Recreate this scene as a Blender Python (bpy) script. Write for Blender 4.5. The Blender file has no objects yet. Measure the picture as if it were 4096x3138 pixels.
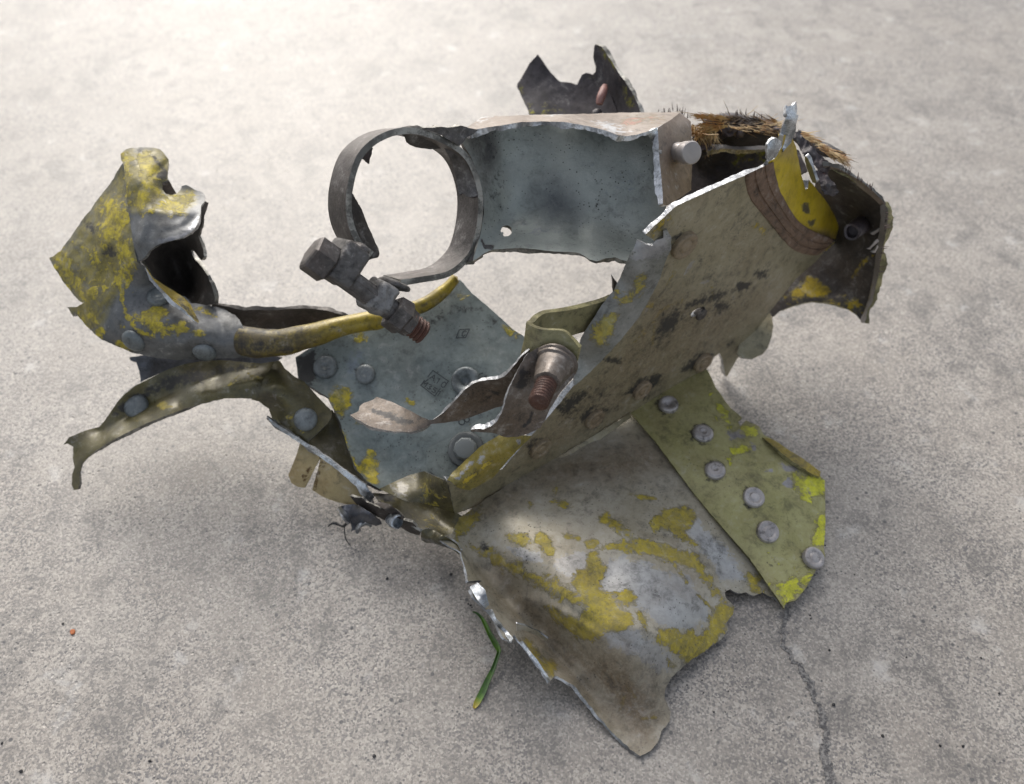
import bpy, math, random
import numpy as np
from mathutils import Vector, Matrix, noise
from mathutils.geometry import delaunay_2d_cdt

random.seed(7)
rng = np.random.default_rng(7)
sc = bpy.context.scene
COL = sc.collection

# ------------------------------------------------------------------ camera, sky, sun, exposure
HFOV, PITCH, CAMH = math.radians(62), math.radians(50), 270.0          # camera height in mm
F = 2048 / math.tan(HFOV / 2)
FWD = np.array([0, math.cos(PITCH), -math.sin(PITCH)])
UP = np.array([0, math.sin(PITCH), math.cos(PITCH)])
RT = np.array([1.0, 0, 0])
CAM = np.array([0, 0, CAMH])
cam = bpy.data.cameras.new("camera")
cam.sensor_width = 36
cam.lens = 18 / math.tan(HFOV / 2)
cam.clip_start = 0.01
cam.clip_end = 200
cam.dof.use_dof = True
cam.dof.focus_distance = 0.268
cam.dof.aperture_fstop = 11.0
co = bpy.data.objects.new("camera", cam)
co.location = (0, 0, CAMH / 1000)
co.rotation_euler = (math.radians(90) - PITCH, 0, 0)
COL.objects.link(co)
sc.camera = co
sc.cycles.caustics_reflective = False
sc.cycles.caustics_refractive = False
sc.cycles.use_denoising = True
sc.cycles.sample_clamp_indirect = 4.0                      # keep the fine grain of metal and concrete

SUN_EL, SUN_AZ = math.radians(37), math.radians(-16)                    # azimuth from +Y towards +X
world = bpy.data.worlds.new("World")
sc.world = world
world.use_nodes = True
wn = world.node_tree
bg = wn.nodes["Background"]
sky = wn.nodes.new("ShaderNodeTexSky")
sky.sky_type = 'NISHITA'
sky.sun_disc = False
sky.sun_elevation = SUN_EL
sky.sun_rotation = SUN_AZ
sky.air_density = 1.0
sky.dust_density = 4.0
sky.ozone_density = 1.0
hs = wn.nodes.new("ShaderNodeHueSaturation")                          # thin overcast: a paler sky
hs.inputs["Saturation"].default_value = 0.42
wn.links.new(sky.outputs[0], hs.inputs["Color"])
wn.links.new(hs.outputs[0], bg.inputs[0])
bg.inputs[1].default_value = 0.15
sl = bpy.data.lights.new("sun", 'SUN')
sl.energy = 1.2
sl.angle = math.radians(38)
sl.color = (1.0, 0.965, 0.92)
so = bpy.data.objects.new("sun", sl)
d = Vector((math.sin(SUN_AZ) * math.cos(SUN_EL), math.cos(SUN_AZ) * math.cos(SUN_EL), math.sin(SUN_EL)))
so.rotation_euler = d.to_track_quat('Z', 'Y').to_euler()
COL.objects.link(so)
sc.view_settings.view_transform = 'Standard'
sc.view_settings.look = 'None'
sc.view_settings.exposure = 0.5
sc.view_settings.gamma = 1.0

# ------------------------------------------------------------------ survey helpers
# Measurements were read off enlarged crops of the photograph; each crop has an origin and a scale.
VW = {'o': (0, 0, 1), 'd': (0, 0, 1.8678), 'v1': (150, 500, .47619), 'v2': (200, 1100, .59524), 'v3': (1100, 400, .59524),
      'v4': (1800, 150, .56555), 'v5': (2600, 350, .59524), 'w1': (1200, 1050, .59524), 'w2': (1700, 1150, .41667),
      'w3': (2200, 850, .59524), 'w4': (1700, 1750, .8034), 'w5': (1250, 1750, .50607), 'x1': (2000, 150, .32741),
      'x2': (2700, 380, .369), 'x3': (2900, 700, .38689), 'x4': (450, 550, .41667), 'x5': (1850, 2150, .56561),
      'x6': (2500, 1400, .65455), 'y1': (0, 2000, .68399), 'y2': (3000, 2200, .55833), 'y4': (1680, 2300, .35714),
      'z1': (1100, 1880, .2736), 'z2': (1750, 1750, .2381), 'z0': (1620, 1450, .16416)}


def V(v, pts):
    a, b, s = VW[v]
    return [(a + p[0] * s, b + p[1] * s) + tuple(p[2:]) for p in pts]


def ray(x, y):
    return FWD + RT * ((x - 2048) / F) + UP * ((1569 - y) / F)


def depth(x, y, v):
    """v over 100 = distance in mm along the view, else height above the ground in cm"""
    return v if v > 100 else (v * 10 - CAMH) / ray(x, y)[2]


def pt(x, y, v):
    return CAM + ray(x, y) * depth(x, y, v)


def P(view, x, y, v):
    q = V(view, [(x, y)])[0]
    return pt(q[0], q[1], v)


class Depth:
    """smooth depth field through control points (thin plate spline of inverse depth: planes stay planes)"""
    def __init__(s, ctrl, smooth=0.0):
        c = np.array([(x, y) for x, y, v in ctrl], float) / 500
        f = np.array([1000 / depth(x, y, v) for x, y, v in ctrl])
        n = len(c)
        A = np.zeros((n + 3, n + 3))
        A[:n, :n] = s.k(c, c) + np.eye(n) * smooth
        A[:n, n] = 1
        A[:n, n + 1:] = c
        A[n, :n] = 1
        A[n + 1:, :n] = c.T
        b = np.zeros(n + 3)
        b[:n] = f
        s.c, s.w = c, np.linalg.lstsq(A, b, rcond=None)[0]

    def k(s, a, b):
        r2 = ((a[:, None] - b[None]) ** 2).sum(-1) + 1e-12
        return r2 * np.log(r2) * .5

    def __call__(s, p):
        q = np.asarray(p, float)[:, :2] / 500
        n = len(s.c)
        return 1000 / (s.k(q, s.c) @ s.w[:n] + s.w[n] + q @ s.w[n + 1:])


def plane(a, b, c):
    dp = Depth([a, b, c])
    return lambda pts, off=0.0: [(p[0], p[1], float(dp([p])[0]) + (p[2] if len(p) > 2 else 0) + off) for p in pts]


def unproject(xy, t):
    xy = np.asarray(xy, float)
    r = FWD[None] + np.outer((xy[:, 0] - 2048) / F, RT) + np.outer((1569 - xy[:, 1]) / F, UP)
    return CAM[None] + r * np.asarray(t)[:, None]


def sdist(poly, q):
    """signed distance (px) of points to polygon, inside positive"""
    p = np.asarray(poly, float)[:, :2]
    q = np.asarray(q, float)[:, :2]
    a, b = p, np.roll(p, -1, 0)
    best = np.full(len(q), 1e9)
    ins = np.zeros(len(q), bool)
    for (ax, ay), (bx, by) in zip(a, b):
        dx, dy = bx - ax, by - ay
        L = dx * dx + dy * dy + 1e-9
        u = np.clip(((q[:, 0] - ax) * dx + (q[:, 1] - ay) * dy) / L, 0, 1)
        best = np.minimum(best, np.hypot(q[:, 0] - ax - u * dx, q[:, 1] - ay - u * dy))
        if ay != by:
            c = ((ay > q[:, 1]) != (by > q[:, 1])) & (q[:, 0] < (bx - ax) * (q[:, 1] - ay) / (by - ay) + ax)
            ins ^= c
    return np.where(ins, best, -best)


def ldist(line, q):
    p = np.asarray(line, float)[:, :2]
    best = np.full(len(q), 1e9)
    for (ax, ay), (bx, by) in zip(p[:-1], p[1:]):
        dx, dy = bx - ax, by - ay
        L = dx * dx + dy * dy + 1e-9
        u = np.clip(((q[:, 0] - ax) * dx + (q[:, 1] - ay) * dy) / L, 0, 1)
        best = np.minimum(best, np.hypot(q[:, 0] - ax - u * dx, q[:, 1] - ay - u * dy))
    return best


def outline(pts, step, torn, seed, cut=1):
    p = np.array([q[:2] for q in pts], float)
    for _ in range(cut):
        a, b = p, np.roll(p, -1, 0)
        p = np.stack([a * .82 + b * .18, a * .18 + b * .82], 1).reshape(-1, 2)
    out = []
    for a, b in zip(p, np.roll(p, -1, 0)):
        n = max(1, int(round(np.hypot(*(b - a)) / step)))
        for i in range(n):
            out.append(a + (b - a) * i / n)
    out = np.array(out)
    if torn:
        t = np.roll(out, -1, 0) - np.roll(out, 1, 0)
        t /= np.hypot(t[:, 0], t[:, 1])[:, None] + 1e-9
        nrm = np.stack([-t[:, 1], t[:, 0]], 1)
        w = np.array([noise.fractal(Vector((x * .035, y * .035, seed * 7.3)), 1.0, 2.0, 3) for x, y in out])
        out = out + nrm * (w * torn)[:, None]
    return out


def link(name, me, parent=None, mats=()):
    for m in mats:
        me.materials.append(m)
    o = bpy.data.objects.new(name, me)
    COL.objects.link(o)
    if parent is not None:
        o.parent = parent
        if parent.type == 'EMPTY':
            o.location = -parent.location
    return o


def smooth_shade(me):
    me.polygons.foreach_set("use_smooth", [True] * len(me.polygons))


SHEETS = {}


def rivet_shade(pts, r):
    """dark ring painted round each rivet head for the shadow gap at its rim"""
    return [('soot', [(x + r * math.cos(a) - r * .12, y + r * math.sin(a)) for a in np.linspace(0, 2 * math.pi, 14)[:-1]], 15, .4) for x, y in pts]  # rim shadow painted through the soot channel


def sheet(name, pts, ctrl, mats, parent, thick=1.4, step=15, torn=2.5, dents=.35, dscale=.05, holes=(), marks=(), smooth=0.0, crease=2.2, rimvar=.85, folds=(),
          cut=0, key=None):
    """sheet metal: outline + depth field, real thickness, torn rim in the second material.
    marks: (attribute, polygon, feather[, strength]) or (attribute, line, width, strength, 'line')"""
    seed = len(SHEETS) + 1
    dp = Depth(ctrl, smooth)
    ol = outline(pts, step * .6, torn, seed, cut)
    rings = [ol] + [outline(h, step * .5, 0, seed, 1) for h in holes]
    lo, hi = ol.min(0), ol.max(0)
    gx, gy = np.meshgrid(np.arange(lo[0], hi[0], step), np.arange(lo[1], hi[1], step * .866))
    gx = gx + (np.arange(gx.shape[0]) % 2)[:, None] * step * .5
    g = np.stack([gx.ravel(), gy.ravel()], 1) + rng.uniform(-1.5, 1.5, (gx.size, 2))
    keep = sdist(ol, g) > step * .55
    for h in rings[1:]:
        keep &= sdist(h, g) < -step * .45
    g = g[keep]
    verts, edges, n0 = [], [], 0
    for r in rings:
        verts += [tuple(v) for v in r]
        edges += [(n0 + i, n0 + (i + 1) % len(r)) for i in range(len(r))]
        n0 += len(r)
    verts += [tuple(v) for v in g]
    vo, eo, fo, *_ = delaunay_2d_cdt([Vector(v) for v in verts], edges, [], 1, 1e-4)
    xy = np.array([(v.x, v.y) for v in vo])
    for h in rings[1:]:
        cen = np.array([xy[list(f)].mean(0) for f in fo])
        ins = sdist(h, cen) > 0
        fo = [f for f, i in zip(fo, ins) if not i]
    t = dp(xy)
    p = unproject(xy, t)
    if dents:
        dv = np.array([noise.fractal(Vector((q[0] * dscale, q[1] * dscale, q[2] * dscale + seed * 3.7)), 1.0, 2.1, 3) for q in p])
        dc = np.array([abs(noise.noise(Vector((q[0] * dscale * .9 + seed, q[1] * dscale * .9, q[2] * dscale * .9 - seed)))) for q in p])
        d2 = np.array([abs(noise.noise(Vector((q[0] * dscale * 2.6 - seed, q[1] * dscale * 2.6 + seed, q[2] * dscale * 2.6)))) for q in p])
        p = unproject(xy, t + dv * dents + ((dc - .25) + .4 * (d2 - .25)) * dents * crease)
    if folds:                                            # sharp creases: (line, height mm towards the viewer, reach px)
        tt = np.linalg.norm(p - CAM, axis=1)
        h = sum(hh * np.exp(-ldist(ln, xy) / ww) for ln, hh, ww in folds)
        p = p + (CAM - p) / tt[:, None] * h[:, None]
    faces = []
    for f in fo:
        a, b, c = xy[f[0]], xy[f[1]], xy[f[2]]
        cr = (b[0] - a[0]) * (c[1] - a[1]) - (b[1] - a[1]) * (c[0] - a[0])
        faces.append(tuple(f) if cr < 0 else tuple(f[::-1]))               # wound to face the viewer
    fa = np.array(faces)
    fn = np.cross(p[fa[:, 1]] - p[fa[:, 0]], p[fa[:, 2]] - p[fa[:, 0]])
    vn = np.zeros_like(p)
    for i in range(3):
        np.add.at(vn, fa[:, i], fn)
    vn /= np.linalg.norm(vn, axis=1)[:, None] + 1e-12
    p[:, 2] = np.where(p[:, 2] < 2.2, 1.3 + .9 * np.exp((np.minimum(p[:, 2], 2.2) - 2.2) / .9), p[:, 2])    # nothing sinks into the ground
    tv = thick * np.clip(.8 + rimvar * np.array([noise.fractal(Vector((q[0] * .09, q[1] * .09, q[2] * .09 + seed)), .8, 2.3, 4) for q in p]), .3, 1.4)
    back = p - vn * tv[:, None]
    n = len(p)
    cnt = {}
    for f in faces:
        for i in range(3):
            cnt[(f[i], f[(i + 1) % 3])] = 1
    rim = [(b, a, a + n, b + n) for (a, b) in cnt if (b, a) not in cnt]
    allf = faces + [tuple(i + n for i in f[::-1]) for f in faces] + rim
    me = bpy.data.meshes.new(name)
    me.from_pydata([tuple(q) for q in np.concatenate([p, back]) / 1000], [], allf)
    smooth_shade(me)
    k0 = 2 * len(faces)
    mi = np.zeros(len(allf), int)
    mi[k0:] = 1
    me.polygons.foreach_set("material_index", mi)
    sm = np.ones(len(allf), bool)
    me.polygons.foreach_set("use_smooth", sm)
    # rim edges sharp
    rimset = {tuple(sorted((a, b))) for b, a, _, _ in rim}
    sharp = [tuple(sorted(e.vertices)) in rimset or (e.vertices[0] >= n and e.vertices[1] >= n and
             tuple(sorted((e.vertices[0] - n, e.vertices[1] - n))) in rimset) for e in me.edges]
    at = me.attributes.new("sharp_edge", 'BOOLEAN', 'EDGE') if "sharp_edge" not in me.attributes else me.attributes["sharp_edge"]
    at.data.foreach_set("value", sharp)
    vals = {}
    for m in marks:
        ch = vals.setdefault(m[0], np.zeros(n))
        if m[-1] == 'line':
            w = np.clip(.5 + (max(m[2], 6) - ldist(m[1], xy)) / 13, 0, 1) * max(m[3], .8)
        else:
            w = np.clip(.5 + sdist(m[1], xy) / (2 * m[2] * (1.9 if m[0] in ('paint', 'worn') else 1)), 0, 1) * (m[3] if len(m) > 3 else 1)
        if len(m) > 3 and m[3] < 0:
            ch += w
        else:
            np.maximum(ch, w, out=ch)
    for ch, w in vals.items():
        a = me.attributes.new(ch, 'FLOAT', 'POINT')
        a.data.foreach_set("value", np.concatenate([w, np.zeros(n)]).astype(np.float32))
    o = link(name, me, parent, mats)
    SHEETS[key or name] = (dp, o)
    return o


def lathe(name, p0, axis, prof, mat, parent, seg=24, sides=None, thread=None, wob=0.0, ref=None, seed=1, smooth=True):
    """turned or hexagonal part: prof = [(distance along axis, radius), ...] in mm"""
    a = np.array(axis, float)
    a /= np.linalg.norm(a)
    r = np.array(ref if ref is not None else (.31, .2, .9), float)
    u = np.cross(a, r)
    u /= np.linalg.norm(u)
    w = np.cross(a, u)
    n = sides or seg
    vs, fs = [], []
    for k, (s_, rad) in enumerate(prof):
        for i in range(n):
            th = 2 * math.pi * i / n
            rr = rad
            ss = s_
            if thread:
                rr = rad + thread * math.sin(2 * math.pi * (s_ / 1.25) - th)
            q = np.array(p0) + a * ss + (u * math.cos(th) + w * math.sin(th)) * rr
            if wob:
                q = q + a * 0 + np.array(noise.noise_vector(Vector(q * .35 + seed))) * wob
            vs.append(tuple(q / 1000))
        if k:
            for i in range(n):
                j = (i + 1) % n
                fs.append(((k - 1) * n + i, (k - 1) * n + j, k * n + j, k * n + i))
    vs.append(tuple((np.array(p0) + a * prof[0][0]) / 1000))
    vs.append(tuple((np.array(p0) + a * prof[-1][0]) / 1000))
    L = len(prof) - 1
    for i in range(n):
        j = (i + 1) % n
        fs.append((len(vs) - 2, j, i))
        fs.append((len(vs) - 1, L * n + i, L * n + j))
    me = bpy.data.meshes.new(name)
    me.from_pydata(vs, [], fs)
    if smooth:
        smooth_shade(me)
        me.set_sharp_from_angle(angle=math.radians(38))
    return link(name, me, parent, (mat,))


def grid_mesh(name, rows, mat, parent, thick=0.0, closed=False, wob=0.0, rim=None, marks=None):
    """loft through rows of 3-D points (mm); thickness added on the side away from the row normal"""
    R = np.array(rows, float)
    m, n = R.shape[:2]
    if wob:
        for i in range(m):
            for j in range(n):
                R[i, j] += np.array(noise.noise_vector(Vector(R[i, j] * .12))) * wob
    fs = []
    jj = n if closed else n - 1
    for i in range(m - 1):
        for j in range(jj):
            k = (j + 1) % n
            fs.append((i * n + j, i * n + k, (i + 1) * n + k, (i + 1) * n + j))
    p = R.reshape(-1, 3)
    nf = len(fs)
    if thick:
        vn = np.zeros_like(p)
        for f in fs:
            q = np.cross(p[f[2]] - p[f[0]], p[f[3]] - p[f[1]])
            for i in f:
                vn[i] += q
        vn /= np.linalg.norm(vn, axis=1)[:, None] + 1e-12
        N = len(p)
        cnt = set()
        for f in fs:
            for i in range(4):
                cnt.add((f[i], f[(i + 1) % 4]))
        rimf = [(b, a, a + N, b + N) for a, b in cnt if (b, a) not in cnt]
        fs = fs + [tuple(i + N for i in f[::-1]) for f in fs] + rimf
        p = np.concatenate([p, p - vn * thick])
    me = bpy.data.meshes.new(name)
    me.from_pydata([tuple(q / 1000) for q in p], [], fs)
    smooth_shade(me)
    me.set_sharp_from_angle(angle=math.radians(45))
    mats = (mat, rim) if rim else (mat,)
    o = link(name, me, parent, mats)
    if rim and thick:
        mi = np.zeros(len(fs), int)
        mi[2 * nf:] = 1
        me.polygons.foreach_set("material_index", mi)
    return o


def spline(pts, n):
    p = np.array(pts, float)
    L = np.concatenate([[0], np.cumsum(np.linalg.norm(np.diff(p, axis=0), axis=1))])
    out = []
    for s in np.linspace(0, L[-1], n):
        i = min(max(np.searchsorted(L, s) - 1, 0), len(p) - 2)
        u = (s - L[i]) / (L[i + 1] - L[i] + 1e-9)
        p0, p1, p2, p3 = p[max(i - 1, 0)], p[i], p[i + 1], p[min(i + 2, len(p) - 1)]
        out.append(.5 * (2 * p1 + (p2 - p0) * u + (2 * p0 - 5 * p1 + 4 * p2 - p3) * u * u + (3 * p1 - p0 - 3 * p2 + p3) * u ** 3))
    return np.array(out)


def tube(name, pts, radii, mat, parent, n=40, seg=14, wob=0.0, marks=None):
    c = spline(pts, n)
    r = np.interp(np.linspace(0, 1, n), np.linspace(0, 1, len(radii)), radii)
    rows = []
    up = np.array([.13, .2, .97])
    for i in range(n):
        t = c[min(i + 1, n - 1)] - c[max(i - 1, 0)]
        t /= np.linalg.norm(t) + 1e-9
        u = np.cross(t, up)
        u /= np.linalg.norm(u)
        w = np.cross(u, t)
        k = r[i] * (.02 if i in (0, n - 1) else 1)
        rows.append([c[i] + (u * math.cos(2 * math.pi * j / seg) + w * math.sin(2 * math.pi * j / seg)) * k for j in range(seg)])
    o = grid_mesh(name, rows, mat, parent, closed=True, wob=wob)
    for ch, ks in (marks or {}).items():
        w = np.interp(np.linspace(0, 1, n), [k[0] for k in ks], [k[1] for k in ks])
        a = o.data.attributes.new(ch, 'FLOAT', 'POINT')
        a.data.foreach_set('value', np.repeat(w, seg).astype(np.float32))
    return o


def blob(name, c, ax, half, mat, parent, power=3.2, wob=.5, seed=0, res=26):
    """rounded forged or melted lump: superellipsoid in the frame ax (3 unit vectors), noise on its skin"""
    A = [np.array(a, float) / np.linalg.norm(a) for a in ax]
    rows = []
    e = 2 / power
    sg = lambda v: math.copysign(abs(v) ** e, v)
    for i in range(res // 2 + 1):
        ph = -math.pi / 2 + math.pi * i / (res // 2)
        row = []
        for j in range(res):
            th = 2 * math.pi * j / res
            q = np.array(c) + A[0] * half[0] * sg(math.cos(ph)) * sg(math.cos(th)) + A[1] * half[1] * sg(math.cos(ph)) * sg(math.sin(th)) + A[2] * half[2] * sg(math.sin(ph))
            q = q + np.array(noise.turbulence_vector(Vector(q * .22 + seed), 3, False)) * wob - wob * .3
            row.append(q)
        rows.append(row)
    return grid_mesh(name, rows, mat, parent, closed=True)


# ------------------------------------------------------------------ materials
class NT:
    def __init__(s, name, unit=1.0):
        s.m = bpy.data.materials.new(name)
        s.m.use_nodes = True
        s.t = s.m.node_tree
        s.b = s.t.nodes["Principled BSDF"]
        s.co = s.t.nodes.new("ShaderNodeTexCoord").outputs["Object"]
        if unit != 1.0:                                   # small repeated parts: their own scale, a different patch on each
            m = s.t.nodes.new("ShaderNodeVectorMath")
            m.operation = 'MULTIPLY_ADD'
            s.t.links.new(s.co, m.inputs[0])
            m.inputs[1].default_value = (unit,) * 3
            s.t.links.new(s.t.nodes.new("ShaderNodeObjectInfo").outputs["Random"], m.inputs[2])
            s.co = m.outputs[0]

    def node(s, typ, **kw):
        n = s.t.nodes.new(typ)
        for k, v in kw.items():
            setattr(n, k, v)
        return n

    def put(s, sock, v):
        if isinstance(v, bpy.types.NodeSocket):
            s.t.links.new(v, sock)
        elif isinstance(v, tuple) and len(v) == 3 and sock.type == 'RGBA':
            sock.default_value = v + (1,)
        else:
            sock.default_value = v

    def noise(s, scale, detail=4, rough=.55, dist=0.0, co=None, out=0):
        n = s.node("ShaderNodeTexNoise")
        s.put(n.inputs["Vector"], co or s.co)
        n.inputs["Scale"].default_value = scale
        n.inputs["Detail"].default_value = detail
        n.inputs["Roughness"].default_value = rough
        n.inputs["Distortion"].default_value = dist
        return n.outputs[out]

    def voro(s, scale, feature='F1', co=None, out="Distance"):
        n = s.node("ShaderNodeTexVoronoi", feature=feature)
        s.put(n.inputs["Vector"], co or s.co)
        n.inputs["Scale"].default_value = scale
        return n.outputs[out]

    def math(s, op, a, b=0.0, c=None):
        n = s.node("ShaderNodeMath", operation=op)
        s.put(n.inputs[0], a)
        s.put(n.inputs[1], b)
        if c is not None:
            s.put(n.inputs[2], c)
        return n.outputs[0]

    def ramp(s, v, lo, hi, a=0.0, b=1.0):
        n = s.node("ShaderNodeMapRange", interpolation_type='SMOOTHSTEP')
        s.put(n.inputs["Value"], v)
        n.inputs["From Min"].default_value = lo
        n.inputs["From Max"].default_value = hi
        n.inputs["To Min"].default_value = a
        n.inputs["To Max"].default_value = b
        return n.outputs["Result"]

    def mix(s, f, a, b, blend='MIX'):
        n = s.node("ShaderNodeMix", data_type='RGBA', blend_type=blend)
        s.put(n.inputs[0], f)
        s.put(n.inputs[6], a)
        s.put(n.inputs[7], b)
        return n.outputs[2]

    def fmix(s, f, a, b):
        n = s.node("ShaderNodeMix", data_type='FLOAT')
        s.put(n.inputs[0], f)
        s.put(n.inputs[2], a)
        s.put(n.inputs[3], b)
        return n.outputs[0]

    def attr(s, name):
        return s.node("ShaderNodeAttribute", attribute_name=name).outputs["Fac"]

    def scaled(s, v):
        n = s.node("ShaderNodeMapping")
        s.put(n.inputs["Vector"], s.co)
        n.inputs["Scale"].default_value = v
        return n.outputs[0]

    def bump(s, h, strength, dist, prev=None):
        n = s.node("ShaderNodeBump")
        s.put(n.inputs["Height"], h)
        n.inputs["Strength"].default_value = strength
        n.inputs["Distance"].default_value = dist
        if prev is not None:
            s.put(n.inputs["Normal"], prev)
        return n.outputs[0]

    def done(s, col, rough, metal=0.0, nrm=None, spec=None):
        s.put(s.b.inputs["Base Color"], col)
        s.put(s.b.inputs["Roughness"], rough)
        s.put(s.b.inputs["Metallic"], metal)
        if nrm is not None:
            s.put(s.b.inputs["Normal"], nrm)
        if spec is not None:
            s.b.inputs["Specular IOR Level"].default_value = spec
        return s.m


def mask(n, attr, k, nz, w=.05):
    a = n.attr(attr)
    v = n.math('ADD', a, n.math('MULTIPLY', n.math('SUBTRACT', nz, .5), k))
    return n.math('MULTIPLY', n.ramp(v, .5 - w, .5 + w), n.ramp(a, .02, .16))


def metal(name, base, base2, metallic=.55, rough=.42, paint=(.42, .33, .03), paint2=(.30, .25, .05), worn=(.36, .37, .38), dirt=(.10, .075, .05),
          dirt_amt=.35, speck=.5, scratch=.35, flake=0.0, bump=.25, mottle=.55, spec=.5, unit=1.0):
    n = NT(name, unit)
    big = n.noise(55, 5, .6)
    mid = n.noise(210, 8, .72, .8)
    fine = n.noise(1100, 4, .7)
    tone = n.math('ADD', n.math('MULTIPLY', n.ramp(big, .36, .64), .75), n.math('MULTIPLY', n.ramp(fine, .3, .7), .25))
    col = n.mix(tone, base, base2)
    # attributes: worn = bare metal, paint = remaining coat, soot = black deposit and painted rivet shade, dust = brown film and painted lobe shade
    cell = n.node('ShaderNodeSeparateColor')
    n.put(cell.inputs[0], n.voro(420, out='Color'))
    drag = n.noise(1.0, 5, .7, .6, n.scaled((160, 620, 520)))
    edge_nz = n.math('ADD', n.math('ADD', n.math('MULTIPLY', mid, .5), n.math('MULTIPLY', n.noise(520, 5, .7, .4), .2)),
                     n.math('ADD', n.math('MULTIPLY', drag, .2), n.math('MULTIPLY', n.math('ADD', n.math('MULTIPLY', cell.outputs[0], .3), .35), .1)))
    edge_nz = n.math('ADD', .5, n.math('MULTIPLY', n.math('SUBTRACT', edge_nz, .5), 1.25))
    mw = mask(n, 'worn', 2.6, edge_nz, .12)
    col = n.mix(mw, col, n.mix(n.ramp(mid, .3, .7), worn, tuple(c * .78 for c in worn)))
    mp = n.math('MULTIPLY', mask(n, 'paint', 3.8, edge_nz, .11), n.ramp(n.noise(650, 5, .75), .34, .46, .55, 1.0))
    if flake:
        fl = n.ramp(n.math('ADD', n.math('MULTIPLY', n.noise(90, 6, .7, 1.2), .7), n.math('MULTIPLY', mid, .3)), .66 - flake, .68 - flake)
        mp = n.math('MAXIMUM', mp, fl)
    pc = n.mix(n.ramp(n.noise(330, 5, .7), .38, .6), paint2, paint)
    pc = n.mix(n.ramp(n.noise(520, 4, .7, 1.5), .58, .68, 0, .6), pc, tuple(min(.8, c * 1.35 + .03) for c in paint))
    pr = n.math('MULTIPLY', mask(n, 'paint', 3.0, n.math('ADD', edge_nz, .06), .05), .55)
    col = n.mix(pr, col, (.15, .13, .055))
    col = n.mix(mp, col, pc)
    # scratches: stretched noise, thin light lines
    sc1 = n.noise(1.0, 3, .6, .3, n.scaled((90, 1700, 900)))
    scr = n.math('MULTIPLY', n.ramp(sc1, .69, .74), scratch)
    col = n.mix(scr, col, n.mix(.5, col, (.75, .74, .68)))
    # dust film and dark specks
    md = n.math('MAXIMUM', n.math('MULTIPLY', n.ramp(n.noise(38, 6, .68, .5), .42, .72), dirt_amt), n.math('MULTIPLY', n.attr('dust_and_shade'), n.ramp(mid, .2, .6, .35, 1.0)))
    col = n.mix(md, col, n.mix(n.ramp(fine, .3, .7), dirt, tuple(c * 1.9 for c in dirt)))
    fm = n.math('MULTIPLY', n.attr('film'), n.ramp(n.noise(160, 6, .7, .8), .3, .62, .25, 1.0))
    col = n.mix(n.math('MULTIPLY', fm, n.math('SUBTRACT', 1.0, mp)), col, n.mix(n.ramp(mid, .35, .65), paint2, tuple(c * .55 for c in paint2)))
    mot = n.math('ADD', n.math('MULTIPLY', n.noise(300, 9, .78, .4), .65), n.math('MULTIPLY', n.noise(85, 5, .65), .35))
    col = n.mix(n.ramp(mot, .52, .36, 0, mottle), col, (.02, .019, .017))
    col = n.mix(n.ramp(mot, .52, .68, 0, mottle * .55), col, (.6, .58, .55))
    sp = n.math('MULTIPLY', n.ramp(n.math('ADD', n.voro(700), n.math('MULTIPLY', n.noise(70, 3), .55)), .42, .34), speck)
    col = n.mix(sp, col, (.035, .03, .026))
    col = n.mix(n.math('MULTIPLY', n.attr('stain'), n.ramp(mid, .2, .6, .7, 1.0)), col, (.035, .037, .045))
    ns = n.math('ADD', n.math('MULTIPLY', n.noise(480, 7, .8), .6), n.math('MULTIPLY', n.noise(120, 4, .6), .4))
    ms = n.math('MULTIPLY', n.ramp(n.math('ADD', n.math('MULTIPLY', n.attr('soot'), 1.75), n.math('MULTIPLY', n.math('SUBTRACT', ns, .5), 3.2)), .35, .85, 0, .92), n.ramp(n.attr('soot'), .02, .2))
    col = n.mix(ms, col, (.022, .02, .019))
    matte = n.math('MAXIMUM', n.math('MAXIMUM', md, ms), n.math('MULTIPLY', mp, .8))
    rg = n.math('ADD', n.fmix(matte, rough, .62), n.math('MULTIPLY', n.math('SUBTRACT', mid, .5), .35))
    mt = n.math('MULTIPLY', n.math('SUBTRACT', 1.0, matte), n.fmix(mw, metallic, .8))
    nb = n.bump(n.math('ADD', n.math('MULTIPLY', mid, .5), n.math('MULTIPLY', fine, .35)), bump, .0006)
    nb = n.bump(n.math('SUBTRACT', mp, n.math('MULTIPLY', scr, .6)), .45, .00018, nb)
    return n.done(col, rg, mt, nb, spec)


def bare(name, c, rough=.36, dark=.4, metallic=.85, grain=1300, bump=.45, patch=.8):
    n = NT(name)
    a = n.math('ADD', n.math('MULTIPLY', n.noise(grain, 5, .7), .5), n.math('MULTIPLY', n.noise(170, 4, .6), .5))
    col = n.mix(n.ramp(a, .42, .56), tuple(k * dark for k in c), c)
    col = n.mix(n.ramp(n.noise(75, 4, .6), (.46), .6, 0, patch), col, tuple(k * .28 for k in c))
    return n.done(col, n.ramp(a, .2, .8, rough + .15, rough - .08), metallic, n.bump(a, bump, .0006))


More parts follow.
